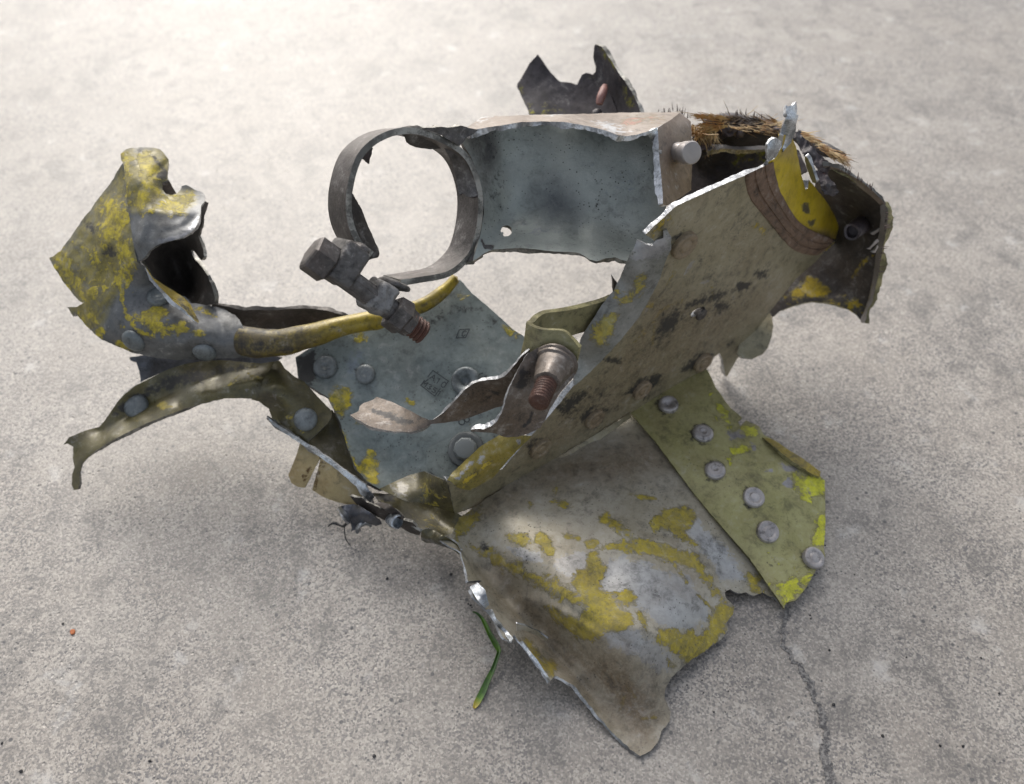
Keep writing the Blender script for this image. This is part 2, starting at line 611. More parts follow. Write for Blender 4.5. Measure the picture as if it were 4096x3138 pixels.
M = {}
M['skin'] = metal('worn_primer_skin', (0.333, 0.299, 0.218), (0.425, 0.397, 0.328), .2, .46, paint=(.42, .335, .035), paint2=(.29, .24, .055), worn=(.47, .47, .46), dirt=(.10, .07, .04), dirt_amt=.35, speck=.7)
M['strip'] = metal('green_primer_strip', (0.325, 0.308, 0.123), (0.414, 0.392, 0.185), .3, .38, paint=(.62, .62, .03), paint2=(.44, .43, .04), worn=(.36, .35, .36), dirt=(.13, .10, .05), dirt_amt=.4, speck=.45)
M['web'] = metal('dusty_olive_web', (.258, .226, .135), (.33, .298, .20), .3, .38, paint=(.47, .34, .02), paint2=(.33, .25, .03), worn=(.42, .41, .38), dirt=(.145, .112, .068), dirt_amt=.45, speck=.6, scratch=.5, mottle=.6)
M['yellow'] = metal('yellow_paint_web', (.60, .45, .015), (.52, .38, .02), .02, .45, paint=(.62, .48, .02), paint2=(.5, .4, .03), worn=(.27, .24, .14), dirt=(.17, .115, .06), dirt_amt=.3, speck=.4, mottle=.4)
M['flange'] = metal('blue_grey_flange', (.215, .222, .205), (.30, .305, .29), .4, .36, paint=(.42, .33, .05), paint2=(.32, .29, .08), worn=(.42, .43, .45), dirt_amt=.3, speck=.5)
M['blue'] = metal('blue_grey_plate', (0.159, 0.190, 0.184), (0.248, 0.282, 0.268), .3, .40, paint=(.52, .41, .02), paint2=(.22, .195, .03), worn=(.27, .305, .325), dirt=(.06, .062, .05), dirt_amt=.4, speck=.75, scratch=.3, mottle=.5)
M['olive'] = metal('dark_olive_sheet', (0.132, 0.113, 0.037), (0.076, 0.069, 0.039), .25, .30, paint=(.42, .32, .03), paint2=(.29, .24, .04), worn=(.3, .29, .26), dirt=(.05, .042, .032), dirt_amt=.45, speck=.5)
M['yolk'] = metal('chipped_yellow_roll', (.44, .33, .012), (.33, .245, .02), .15, .26, paint=(.52, .40, .03), paint2=(.42, .33, .04), worn=(.12, .10, .08), dirt=(.045, .035, .022), dirt_amt=.7, speck=.8, mottle=.7)
M['wing'] = metal('grey_wing_sheet', (0.103, 0.109, 0.111), (0.142, 0.147, 0.149), .2, .38, paint=(.50, .40, .02), paint2=(.27, .22, .035), worn=(.27, .275, .29), dirt=(.08, .07, .05), dirt_amt=.35, speck=.5, scratch=.6, mottle=.6)
M['gold'] = metal('yellow_brown_coat', (.30, .225, .03), (.22, .185, .05), .12, .42, paint=(.58, .42, .03), paint2=(.45, .34, .04), worn=(.42, .42, .42), dirt=(.10, .07, .04), dirt_amt=.4, speck=.7, mottle=.7)
M['brass'] = metal('greenish_clip', (.22, .205, .10), (.28, .26, .14), .2, .45, dirt=(.12, .09, .05), dirt_amt=.5, speck=.5, mottle=.7)
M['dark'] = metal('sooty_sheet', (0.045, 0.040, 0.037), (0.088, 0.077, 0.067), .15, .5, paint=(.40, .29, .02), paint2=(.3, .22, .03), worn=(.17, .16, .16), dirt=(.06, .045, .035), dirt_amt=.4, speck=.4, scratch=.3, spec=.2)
M['shard'] = metal('charred_shard', (0.045, 0.042, 0.045), (0.075, 0.069, 0.075), .1, .55, paint=(.25, .24, .03), paint2=(.13, .14, .04), worn=(.16, .13, .12), dirt=(.045, .035, .035), dirt_amt=.5, speck=.4, spec=.12)
M['iron'] = metal('dark_oxidised_iron', (0.055, 0.048, 0.045), (0.113, 0.102, 0.096), .4, .42, paint=(.16, .07, .045), paint2=(.12, .055, .04), worn=(.24, .23, .22), dirt=(.055, .038, .03), dirt_amt=.7, speck=.6, scratch=.5, bump=.7, mottle=.9)
M['iron2'] = metal('grey_oxidised_lug', (0.068, 0.062, 0.058), (0.142, 0.135, 0.130), .35, .44, worn=(.3, .3, .3), dirt=(.045, .036, .03), dirt_amt=.8, speck=.6, bump=.9, mottle=.95)
M['pale'] = metal('frosted_lug', (.15, .148, .145), (.27, .268, .265), .3, .45, dirt=(.05, .04, .034), dirt_amt=.7, speck=.6, bump=.9, mottle=.9)
M['box'] = metal('cast_grey_box', (0.293, 0.324, 0.301), (0.407, 0.435, 0.402), .3, .40, worn=(.33, .365, .38), dirt=(.10, .095, .085), dirt_amt=.2, speck=1.0, scratch=.1, bump=.6, mottle=.42)
M['taupe'] = metal('taupe_painted_flange', (.22, .175, .14), (.28, .235, .195), .06, .55, paint=(.36, .19, .145), paint2=(.30, .17, .13), worn=(.52, .53, .54), dirt=(.13, .09, .065), dirt_amt=.5, speck=.45)
M['strap'] = metal('pinkish_grey_strap', (0.100, 0.080, 0.065), (0.147, 0.123, 0.104), .35, .40, worn=(.32, .30, .27), dirt=(.10, .07, .045), dirt_amt=.5, speck=.8, scratch=.6, mottle=.8)
M['rivet'] = metal('dull_rivet_metal', (.36, .335, .325), (.50, .475, .465), .5, .36, worn=(.4, .4, .4), dirt=(.12, .095, .075), dirt_amt=.45, speck=.4, mottle=.8, unit=.0043)
M['rivetb'] = metal('blue_grey_rivet', (.13, .15, .155), (.20, .22, .225), .25, .45, dirt=(.08, .075, .06), dirt_amt=.4, speck=.4, mottle=.7, unit=.0043)
M['rivetw'] = metal('dusty_rivet', (.23, .18, .11), (.275, .215, .14), .12, .55, dirt=(.15, .105, .065), dirt_amt=.6, speck=.5, mottle=.6, unit=.0043)
M['sealant'] = metal('brown_sealant', (.15, .092, .058), (.205, .13, .085), .0, .65, paint=(.34, .17, .11), paint2=(.3, .16, .1), dirt=(.10, .068, .045), dirt_amt=.5, speck=.4, scratch=.0, bump=1.0, mottle=.8)
M['tan'] = metal('tan_resin_sheet', (.30, .22, .09), (.38, .30, .145), .0, .45, worn=(.12, .07, .03), dirt=(.16, .09, .03), dirt_amt=.5, speck=.2, scratch=.1)
M['pink'] = metal('pink_melted_rubber', (.26, .125, .105), (.33, .17, .145), .0, .5, dirt=(.1, .06, .06), dirt_amt=.4, speck=.3, scratch=0)
M['soot'] = metal('soot_lump', (.03, .027, .028), (.075, .062, .068), .1, .45, dirt=(.10, .065, .065), dirt_amt=.4, speck=.3, scratch=0, bump=1.0)
M['rust'] = metal('rusty_thread', (0.063, 0.028, 0.018), (0.109, 0.046, 0.030), .25, .5, dirt=(.04, .022, .016), dirt_amt=.5, speck=.5, scratch=0, bump=.8)
M['rim'] = bare('torn_bright_rim', (.56, .57, .58), .36, .5)
M['edge'] = bare('bright_sheared_edge', (.62, .63, .645), .34, .5, .8, patch=.5)
M['rimdull'] = bare('torn_dull_rim', (.34, .33, .30), .42, .4, .7)
M['rimwarm'] = bare('torn_primer_rim', (.36, .33, .17), .45, .45, .5)
M['rimdark'] = bare('torn_dark_rim', (.13, .12, .11), .45, .45, .6)
M['silver'] = bare('crumpled_bright_metal', (.66, .70, .74), .28, .5)
M['bluefoil'] = metal('blue_dark_foil', (.06, .066, .08), (.14, .15, .18), .5, .35, dirt=(.05, .05, .06), dirt_amt=.4, speck=.3)


def stampmat():
    n = NT('stamp_groove')
    return n.done((.03, .036, .04), .6, .0)


M['stamp'] = stampmat()


def fibremat():
    n = NT('singed_fibre')
    c = n.noise(95, 4, .6)
    col = n.mix(n.ramp(c, .40, .52), (.055, .035, .022), n.mix(n.ramp(n.noise(300, 3), .4, .6), (.36, .20, .075), (.50, .37, .19)))
    return n.done(col, .55, 0)


M['fibre'] = fibremat()
n_ = NT('charred_bristle')
M['bristle'] = n_.done((.06, .035, .028), .6, 0)
n_ = NT('grass_green')
g_ = n_.noise(160, 3)
M['grass'] = n_.done(n_.mix(n_.attr('tip'), n_.mix(n_.ramp(g_, .4, .6), (.03, .085, .008), (.085, .19, .015)), (.42, .30, .03)), .45, 0)
n_ = NT('black_wire')
M['wire'] = n_.done((.015, .015, .016), .5, 0)
n_ = NT('orange_scrap')
M['orange'] = n_.done((.42, .13, .04), .6, 0)


def concrete():
    n = NT('smooth_trowelled_concrete')
    gv = n.voro(1600, out='Color')                # sand grain
    gs = n.node('ShaderNodeSeparateColor')
    n.put(gs.inputs[0], gv)
    g1 = n.math('ADD', .27, n.math('MULTIPLY', gs.outputs[0], .46))
    g2 = n.noise(800, 4, .7)
    blot = n.noise(30, 6, .65)
    blot2 = n.math('ADD', n.math('MULTIPLY', n.noise(70, 7, .7, .4), .75), n.math('MULTIPLY', n.noise(17, 3), .25))
    base = n.mix(n.ramp(blot, .35, .68), (.262, .235, .202), (.35, .32, .28))
    base = n.mix(n.math('MULTIPLY', n.ramp(n.noise(9, 4, .5), .45, .65), .35), base, (.34, .30, .255))
    grain = n.math('ADD', n.math('MULTIPLY', g1, .62), n.math('MULTIPLY', g2, .38))
    base = n.mix(n.math('MULTIPLY', n.ramp(n.noise(22, 5, .65), .38, .62, .45, 1.0), n.ramp(grain, .53, .37, 0, .9)), base, (.10, .095, .095))
    base = n.mix(n.ramp(grain, .53, .66, 0, .6), base, (.50, .455, .40))
    base = n.mix(n.math('MULTIPLY', n.ramp(blot2, .49, .62, 0, .9), n.ramp(grain, .40, .62, .95, .5)), base, (.128, .119, .108))      # grey stains
    base = n.mix(n.ramp(n.noise(60, 5, .6, .2), .60, .72, 0, .45), base, (.52, .505, .48))
    sp = n.math('MAXIMUM', n.math('MULTIPLY', n.ramp(n.voro(210), .17, .10), n.ramp(n.noise(26, 3), .48, .58)), n.math('MULTIPLY', n.ramp(n.voro(430), .2, .12), n.ramp(n.noise(40, 3), .46, .58)))
    base = n.mix(n.math('MULTIPLY', sp, .85), base, (.05, .05, .053))
    pits = n.math('MULTIPLY', n.ramp(n.voro(330), .22, .1), n.ramp(n.noise(60, 3), .5, .58))
    h = n.math('SUBTRACT', n.math('ADD', n.math('MULTIPLY', grain, .8), n.math('MULTIPLY', blot2, .8)), n.math('MULTIPLY', pits, 1.5))
    return n.done(base, .5, 0, n.bump(h, .4, .0006), .8)


M['ground'] = concrete()


def crackmat():
    n = NT('crack_grit')
    g = n.noise(900, 4, .7)
    col = n.mix(n.ramp(g, .4, .62), (.105, .10, .10), (.31, .295, .275))
    return n.done(col, .8, 0, n.bump(g, 1.0, .0012))


M['crack'] = crackmat()

# ------------------------------------------------------------------ ground
rows = [[(x * 30000., y * 30000. + 200, 0.) for x in np.linspace(-1, 1, 5)] for y in np.linspace(-1, 1, 5)]
ground = grid_mesh('concrete_ground', rows, M['ground'], None)
ground['kind'] = 'structure'


def ribbon_on_ground(name, line, widths, mat, seed, z=.25):
    c = spline([pt(x, y, 0.0) for x, y in line], 150)
    w = np.interp(np.linspace(0, 1, 150), np.linspace(0, 1, len(widths)), widths)
    rows = []
    for i in range(150):
        t = c[min(i + 1, 149)] - c[max(i - 1, 0)]
        t /= np.linalg.norm(t)
        s = np.array([-t[1], t[0], 0])
        jl = noise.fractal(Vector((i * .5, seed, 0)), .7, 2, 4) * .9
        jr = noise.fractal(Vector((i * .5, seed + 9, 0)), .7, 2, 4) * .9
        cc = c[i] + s * noise.fractal(Vector((i * .16, seed + 4, 0)), .8, 2, 4) * 1.2
        rows.append([cc + s * max(.15, w[i] + jl) + np.array([0, 0, z]), cc + np.array([0, 0, z + .05]), cc - s * max(.15, w[i] + jr) + np.array([0, 0, z])])
    o = grid_mesh(name, rows, mat, None)
    return o


ck = ribbon_on_ground('ground_crack', V('y2', [(245, 395), (265, 470), (235, 560), (245, 690), (300, 770), (370, 870), (430, 970), (470, 1080), (520, 1200), (545, 1330), (530, 1450), (560, 1580), (580, 1700), (600, 1800)]), [.3, 1.0, .4, .8, .6, 1.1, 1.4, .5, 1.4, .8, 1.3, 1.6, 1.4, 1.5], M['crack'], 3)
ck['kind'] = 'structure'

# ------------------------------------------------------------------ the wreckage: one thing, everything below it is a part
root = bpy.data.objects.new('metal_wreckage', None)
root.location = pt(1960, 1900, 0.0) / 1000
COL.objects.link(root)
root['label'] = 'torn and twisted riveted metal wreckage with flaking yellow paint lying on concrete'
root['category'] = 'wreckage'
bpy.context.view_layer.update()

WEB = plane(*V('d', [(975, 1100, 1.5), (1545, 780, 1.2), (1795, 505, 5.5)]))
BLU = plane(*V('d', [(900, 1030, 2.0), (985, 610, 5.5), (640, 790, 3.6)]))

# ---- rivets
RIV = {}


def rivet_mesh(kind):
    if kind in RIV:
        return RIV[kind]
    prof = {'dome': [(1.0, -.2), (1.0, .12), (.95, .28), (.82, .38), (.62, .42), (.5, .38), (.42, .40), (.3, .42), (.22, .36), (0.001, .35)],
            'flat': [(1.02, -.2), (1.0, .22), (.96, .32), (.86, .36), (.62, .33), (.55, .27), (.46, .26), (.40, .34), (.22, .36), (0.001, .33)],
            'hole': [(1.02, -.2), (1.0, .25), (.93, .42), (.78, .47), (.62, .42), (.5, .34), (.36, .28), (.3, .05), (0.001, .03)],
            'round': [(1.0, -.2), (1.0, .15), (.93, .26), (.78, .38), (.55, .46), (.28, .50), (0.001, .51)]}[kind]
    seg = 28
    vs = [(r * math.cos(2 * math.pi * i / seg), r * math.sin(2 * math.pi * i / seg), z) for r, z in prof for i in range(seg)]
    fs = [(k * seg + i, k * seg + (i + 1) % seg, (k + 1) * seg + (i + 1) % seg, (k + 1) * seg + i) for k in range(len(prof) - 1) for i in range(seg)]
    me = bpy.data.meshes.new('rivet_' + kind)
    me.from_pydata(vs, [], fs)
    smooth_shade(me)
    RIV[kind] = me
    return me


def rivet(key, x, y, r, kind='dome', mat='rivet', lift=0.0, tilt=(0, 0)):
    dp, o = SHEETS[key]
    e = 6
    q = unproject([(x, y), (x + e, y), (x, y - e)], dp([(x, y), (x + e, y), (x, y - e)]))
    nrm = np.cross(q[1] - q[0], q[2] - q[0])
    nrm /= np.linalg.norm(nrm)
    me = rivet_mesh(kind)
    k = me.name + mat
    if k not in RIV:
        RIV[k] = me.copy()
        RIV[k].materials.append(M[mat])
    ob = bpy.data.objects.new('rivet', RIV[k])
    COL.objects.link(ob)
    ob.parent = o
    nv = Vector(nrm)
    nv.x += tilt[0] + random.uniform(-.07, .07)
    nv.z += tilt[1] + random.uniform(-.04, .04)
    m = nv.normalized().to_track_quat('Z', 'Y').to_matrix().to_4x4() @ Matrix.Rotation(random.uniform(0, 6.28), 4, 'Z')
    s = r / 1000 * random.uniform(.93, 1.06)
    ob.matrix_local = Matrix.Translation(Vector((q[0] + nrm * lift) / 1000)) @ m @ Matrix.Diagonal((s, s, s, 1))
    return ob


# ---- lower skin plate
A_out = V('w4', [(170, 400), (330, 290), (680, 50), (900, -90), (1090, -200), (1300, -100), (1480, 320), (1690, 560), (1800, 700), (1830, 800), (1785, 850), (1740, 800), (1680, 772), (1640, 790), (1600, 775), (1555, 778),
                 (1520, 757), (1490, 770), (1500, 800), (1540, 845), (1532, 885), (1500, 925), (1510, 955), (1490, 990), (1400, 1060), (1310, 1120), (1260, 1165), (1225, 1200), (1200, 1245), (1192, 1300), (1222, 1365),
                 (1215, 1415), (1175, 1465), (1160, 1520), (1120, 1568), (1070, 1592), (1020, 1560), (960, 1500), (880, 1410), (800, 1310), (740, 1235), (690, 1210), (650, 1185), (622, 1214),
                 (530, 1090), (470, 1020), (442, 980), (425, 1020), (395, 1000), (355, 935), (330, 880), (298, 855), (240, 790), (225, 750), (280, 715), (215, 715), (205, 660), (190, 620), (178, 575), (140, 550), (95, 525), (60, 500), (135, 480)])
A_ctl = V('w4', [(1090, -200, 1.15), (170, 400, 1.3), (330, 320, 1.45), (700, 90, 1.3), (1110, 0, 1.2), (1400, 200, 1.0),
                 (60, 500, 1.9), (178, 575, 2.1), (225, 750, 2.2), (300, 850, 2.1), (440, 980, 1.9), (530, 1090, 1.6), (622, 1210, 1.3), (740, 1240, 1.0), (880, 1410, .6), (960, 1500, .3), (1070, 1590, .12),
                 (215, 520, 1.25), (300, 650, 1.0), (400, 800, .65), (520, 960, .5), (650, 1080, .4), (780, 1230, .3), (900, 1380, .2), (1000, 1500, .12),
                 (300, 470, 1.45), (450, 620, 1.62), (600, 780, 1.8), (700, 880, 1.85), (820, 960, 1.75),
                 (600, 400, 1.6), (900, 420, 1.75), (950, 470, 1.85), (1250, 500, 1.5), (1100, 650, 1.85), (900, 720, 1.95), (1350, 760, 1.2), (1530, 860, .4), (1500, 970, .3), (1100, 850, 1.9),
                 (1240, 960, 1.5), (1310, 1110, .5), (980, 970, 2.25), (1050, 1100, 1.75), (1230, 1190, .5), (1210, 1370, .2), (1000, 1250, .85), (1080, 1400, .3), (1160, 1500, .12), (1100, 1300, .6),
                 (1500, 600, .75), (1600, 770, .35), (1780, 830, .2), (1690, 560, .45), (900, 200, 1.45), (1200, 250, 1.3)])
p = 'paint'
A_marks = [
    ('dust_and_shade', V('w4', [(760, 1010), (1000, 1040), (1150, 1180), (1230, 1330), (1160, 1540), (1050, 1600), (930, 1450), (700, 1180), (560, 1000), (400, 790), (300, 640), (400, 660), (600, 860)]), 110, .95),  # brown film, also painting in the shade of the lower lobe
    (p, V('w4', [(830, 590), (930, 540), (1080, 580), (1180, 600), (1290, 640), (1380, 680), (1400, 650), (1350, 590), (1200, 540), (1050, 500), (900, 380), (880, 410), (950, 460), (1050, 520), (930, 530), (820, 580), (800, 700), (730, 700), (760, 770), (850, 790), (860, 740), (900, 650)]), 11),
    (p, V('w4', [(740, 680), (860, 650), (870, 770), (930, 790), (1010, 770), (1050, 820), (960, 820), (1010, 880), (1040, 940), (960, 960), (900, 960), (830, 1010), (740, 990), (640, 900), (600, 840), (700, 890), (760, 900), (800, 850)]), 12),
    (p, V('w4', [(1140, 460), (1130, 420), (1200, 360), (1300, 345), (1350, 390), (1320, 450), (1280, 470), (1360, 540), (1260, 500), (1215, 465)]), 10),
    (p, V('w4', [(1160, 960), (1240, 960), (1280, 990), (1330, 960), (1350, 1010), (1420, 940), (1420, 870), (1500, 820), (1540, 850), (1500, 960), (1400, 1060), (1310, 1125), (1240, 1060), (1160, 1010)]), 11),
    (p, V('w4', [(410, 490), (510, 480), (530, 530), (560, 470), (630, 500), (640, 590), (600, 580), (560, 520), (500, 540), (430, 530)]), 9),
    (p, V('w4', [(210, 530), (300, 550), (400, 590), (470, 640), (560, 680), (640, 700), (720, 740), (800, 830), (740, 830), (600, 760), (460, 690), (330, 620)]), 16, .8),
    (p, V('w4', [(170, 400), (280, 360), (260, 420), (200, 470), (150, 500)]), 14), (p, V('w4', [(480, 1000), (530, 1030), (600, 1120), (650, 1130), (640, 1190), (590, 1150), (520, 1070)]), 12),
    (p, V('w4', [(1060, 870), (1100, 900), (1110, 970), (1070, 930)]), 8), (p, V('w4', [(960, 780), (1020, 760), (1050, 800), (1000, 850)]), 9),
    (p, V('w4', [(1600, 680), (1660, 690), (1700, 780), (1620, 760)]), 12, .8), (p, V('w4', [(1020, 285), (1080, 285), (1150, 300), (1080, 310)]), 7),
    (p, V('w4', [(620, 320), (700, 310), (740, 350), (680, 350)]), 8, .7), (p, V('w4', [(640, 260), (660, 240), (650, 290)]), 7), (p, V('w4', [(510, 310), (540, 330), (520, 350)]), 7),
    (p, V('w4', [(680, 480), (760, 490), (770, 505), (700, 500)]), 6), (p, V('w4', [(800, 510), (860, 510), (860, 550), (810, 550)]), 7), (p, V('w4', [(1340, 590), (1440, 720), (1480, 790), (1520, 850), (1440, 790), (1380, 690)]), 12, .8),
    (p, V('w4', [(1200, 1100), (1250, 1140), (1220, 1140)]), 8), (p, V('w4', [(1000, 1230), (1050, 1300)]), 4, .7, 'line'), (p, V('w4', [(990, 1290), (970, 1360)]), 4, .75, 'line'), (p, V('w4', [(1080, 1400), (1150, 1395)]), 5, .8, 'line'),
    (p, V('w4', [(1175, 550), (1240, 635), (1300, 720)]), 3.5, .7, 'line'), (p, V('w4', [(1355, 780), (1440, 865)]), 3.5, .75, 'line'),
    ('worn', V('w4', [(860, 750), (900, 640), (960, 600), (1090, 620), (1200, 670), (1300, 690), (1430, 850), (1400, 920), (1320, 960), (1200, 950), (1090, 860), (960, 780)]), 22),
    ('worn', V('w4', [(640, 620), (760, 560), (830, 600), (790, 690), (720, 700), (660, 660)]), 18), ('worn', V('w4', [(1360, 400), (1400, 460), (1560, 620), (1600, 720), (1480, 700), (1380, 560), (1290, 470)]), 22),
    ('worn', V('w4', [(400, 540), (560, 560), (600, 640), (480, 600)]), 16), ('worn', V('w4', [(900, 970), (1040, 950), (1130, 1020), (1240, 1100), (1200, 1180), (1050, 1090), (900, 1030)]), 22),
    ('soot', V('w4', [(430, 640), (520, 670), (560, 690), (480, 680)]), 16, .55), ('soot', V('w4', [(260, 520), (300, 520), (330, 560), (270, 560)]), 14, .5),
    ('dust_and_shade', V('w4', [(170, 400), (700, 60), (1110, -20), (1280, 150), (1000, 230), (600, 260), (300, 400)]), 60, .75)]
A_folds = [(V('w4', [(200, 555), (350, 770), (480, 895), (640, 1065), (780, 1225), (920, 1400), (1010, 1520)]), -3.2, 45), (V('w4', [(470, 800), (560, 820), (680, 870), (780, 930), (880, 990)]), 1.6, 26), (V('w4', [(560, 760), (700, 830), (820, 920)]), -1.0, 22),
           (V('w4', [(930, 440), (1060, 490), (1200, 525), (1290, 575), (1360, 680)]), 1.3, 20), (V('w4', [(1080, 470), (1200, 480), (1300, 520)]), -.8, 16), (V('w4', [(1300, 1100), (1200, 1010), (1080, 950), (960, 930)]), 1.0, 24), (V('w4', [(1240, 1160), (1100, 1060), (960, 1010)]), -1.0, 26), (V('w4', [(760, 1190), (900, 1130), (1010, 1180), (1120, 1300)]), .9, 30), (V('w4', [(1530, 860), (1420, 760), (1330, 640)]), .7, 22), (V('w4', [(600, 1000), (760, 1140), (860, 1250)]), 1.0, 18)]
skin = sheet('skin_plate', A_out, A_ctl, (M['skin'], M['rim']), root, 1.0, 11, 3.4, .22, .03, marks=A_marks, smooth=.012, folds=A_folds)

S_out = V('x6', [(20, 370), (180, 555), (430, 890), (600, 1090), (760, 1272), (870, 1430), (972, 1582), (985, 1545), (1040, 1535), (1110, 1450), (1150, 1380), (1165, 1345), (1205, 1320), (1222, 1260), (1215, 1200), (1225, 1100), (1222, 800), (1190, 765), (1130, 735), (1050, 650), (930, 560), (850, 520), (820, 470), (740, 432), (705, 465), (690, 440), (715, 415), (640, 350), (560, 240), (510, 130), (480, 90), (350, 110), (150, 230)])
S_ctl = V('x6', [(20, 370, 1.42), (430, 890, 1.25), (760, 1272, .75), (972, 1582, .42), (1165, 1345, .45), (1222, 800, .75), (1225, 1100, .5), (1190, 750, .9), (960, 580, 1.0), (740, 430, 1.15), (560, 240, 1.35), (480, 90, 1.5), (265, 340, 1.5), (550, 740, 1.4), (785, 905, 1.25), (870, 1115, .95), (900, 700, 1.2)])
S_marks = [(p, V('x6', [(1030, 760), (1222, 790), (1225, 900), (1110, 910), (1050, 850)]), 14), (p, V('x6', [(1190, 1020), (1230, 1000), (1222, 1210), (1150, 1180)]), 12), (p, V('x6', [(900, 1440), (1000, 1400), (1140, 1370), (1150, 1400), (1050, 1530), (980, 1560)]), 18, .8),
           (p, V('x6', [(720, 480), (790, 470), (820, 510), (750, 520)]), 10), (p, V('x6', [(640, 600), (760, 590), (740, 640), (660, 640)]), 10, .75), (p, V('x6', [(560, 330), (590, 330), (620, 380), (570, 370)]), 8), (p, V('x6', [(510, 270), (530, 270), (530, 300)]), 8),
           (p, V('x6', [(610, 660), (650, 660), (640, 690)]), 8), (p, V('x6', [(850, 1220), (880, 1240), (960, 1310), (1030, 1330), (920, 1310)]), 7, .7), (p, V('x6', [(520, 410), (620, 400), (640, 470), (560, 440)]), 12, .6),
           ('worn', V('x6', [(950, 690), (1020, 700), (1070, 750), (990, 740)]), 10), ('worn', V('x6', [(950, 820), (1010, 780), (1040, 840), (990, 840)]), 8), ('worn', V('x6', [(620, 510), (700, 490), (730, 530), (650, 560)]), 10), ('worn', V('x6', [(760, 560), (800, 580), (790, 620)]), 8), ('worn', V('x6', [(850, 740), (900, 720), (910, 740)]), 7),
           ('soot', V('x6', [(870, 1300), (900, 1320), (900, 1340)]), 6, .9), ('dust_and_shade', V('x6', [(20, 370), (480, 90), (560, 240), (300, 480), (200, 560)]), 60, .55), ('dust_and_shade', V('x6', [(0, 300), (430, 890), (972, 1582), (900, 1400), (500, 900), (150, 400)]), 30, .4)]
S_marks += rivet_shade(V('x6', [(265, 340), (475, 515), (550, 740), (785, 905), (870, 1115), (1150, 1275)]), 49)
strip = sheet('doubler_strip', S_out, S_ctl, (M['strip'], M['rimwarm']), root, 1.2, 11, 1.8, .18, .06, marks=S_marks)
for (x, y), k in zip(V('x6', [(265, 340), (475, 515), (550, 740), (785, 905), (870, 1115), (1150, 1275)]), ('hole', 'dome', 'dome', 'flat', 'flat', 'flat')):
    rivet('doubler_strip', x, y, 4.05, k, 'rivet')
sheet('folded_lip', V('x6', [(840, 535), (900, 545), (960, 585), (1080, 660), (1195, 745), (1190, 780), (1120, 745), (1020, 680), (920, 600)]), V('x6', [(840, 530, 1.15), (960, 575, 1.15), (1190, 740, 1.0), (1190, 790, 1.0), (1000, 660, 1.25), (900, 585, 1.25), (1100, 700, 1.15)]), (M['yolk'], M['rimwarm']), root, 1.2, 12, 1.5, .1)

# ---- channel: web, flange, foot, yellow end
W_out = V('w5', [(1058, 338), (1128, 606), (1380, 520), (1700, 310), (1976, 130)]) + V('w3', [(330, 1480), (545, 1345), (700, 1265), (880, 1150), (1000, 1085), (1080, 1025), (1100, 975), (1140, 945), (1165, 1000), (1170, 1060), (1185, 1115), (1215, 1060), (1262, 980), (1330, 880), (1490, 650), (1660, 440), (1800, 320)]) + \
    V('v5', [(1185, 1085), (1255, 1030), (1140, 1090), (1000, 1050), (900, 900), (830, 780), (800, 660), (790, 530)]) + V('v5', [(750, 555), (640, 590), (450, 672), (270, 755), (170, 800), (120, 850), (60, 905)]) + V('w3', [(640, 150), (700, 190), (780, 240), (770, 330), (740, 440), (690, 540), (600, 700), (480, 850), (340, 1000), (170, 1150), (60, 1290)]) + V('w5', [(1720, 0), (1500, 250), (1300, 330)])
W_ctl = WEB(V('w5', [(1058, 338), (1128, 600), (1700, 310)]) + V('w3', [(545, 1345), (1080, 1020), (340, 1000), (740, 440), (995, 668), (1500, 640), (1300, 300), (1840, 290), (1200, 900), (1150, 150)]) + V('v5', [(170, 790), (450, 670), (750, 560), (800, 800)]))
W_ctl = [c for c in W_ctl] + WEB(V('w3', [(880, 1050), (420, 1250), (1150, 900)]), 1.2)
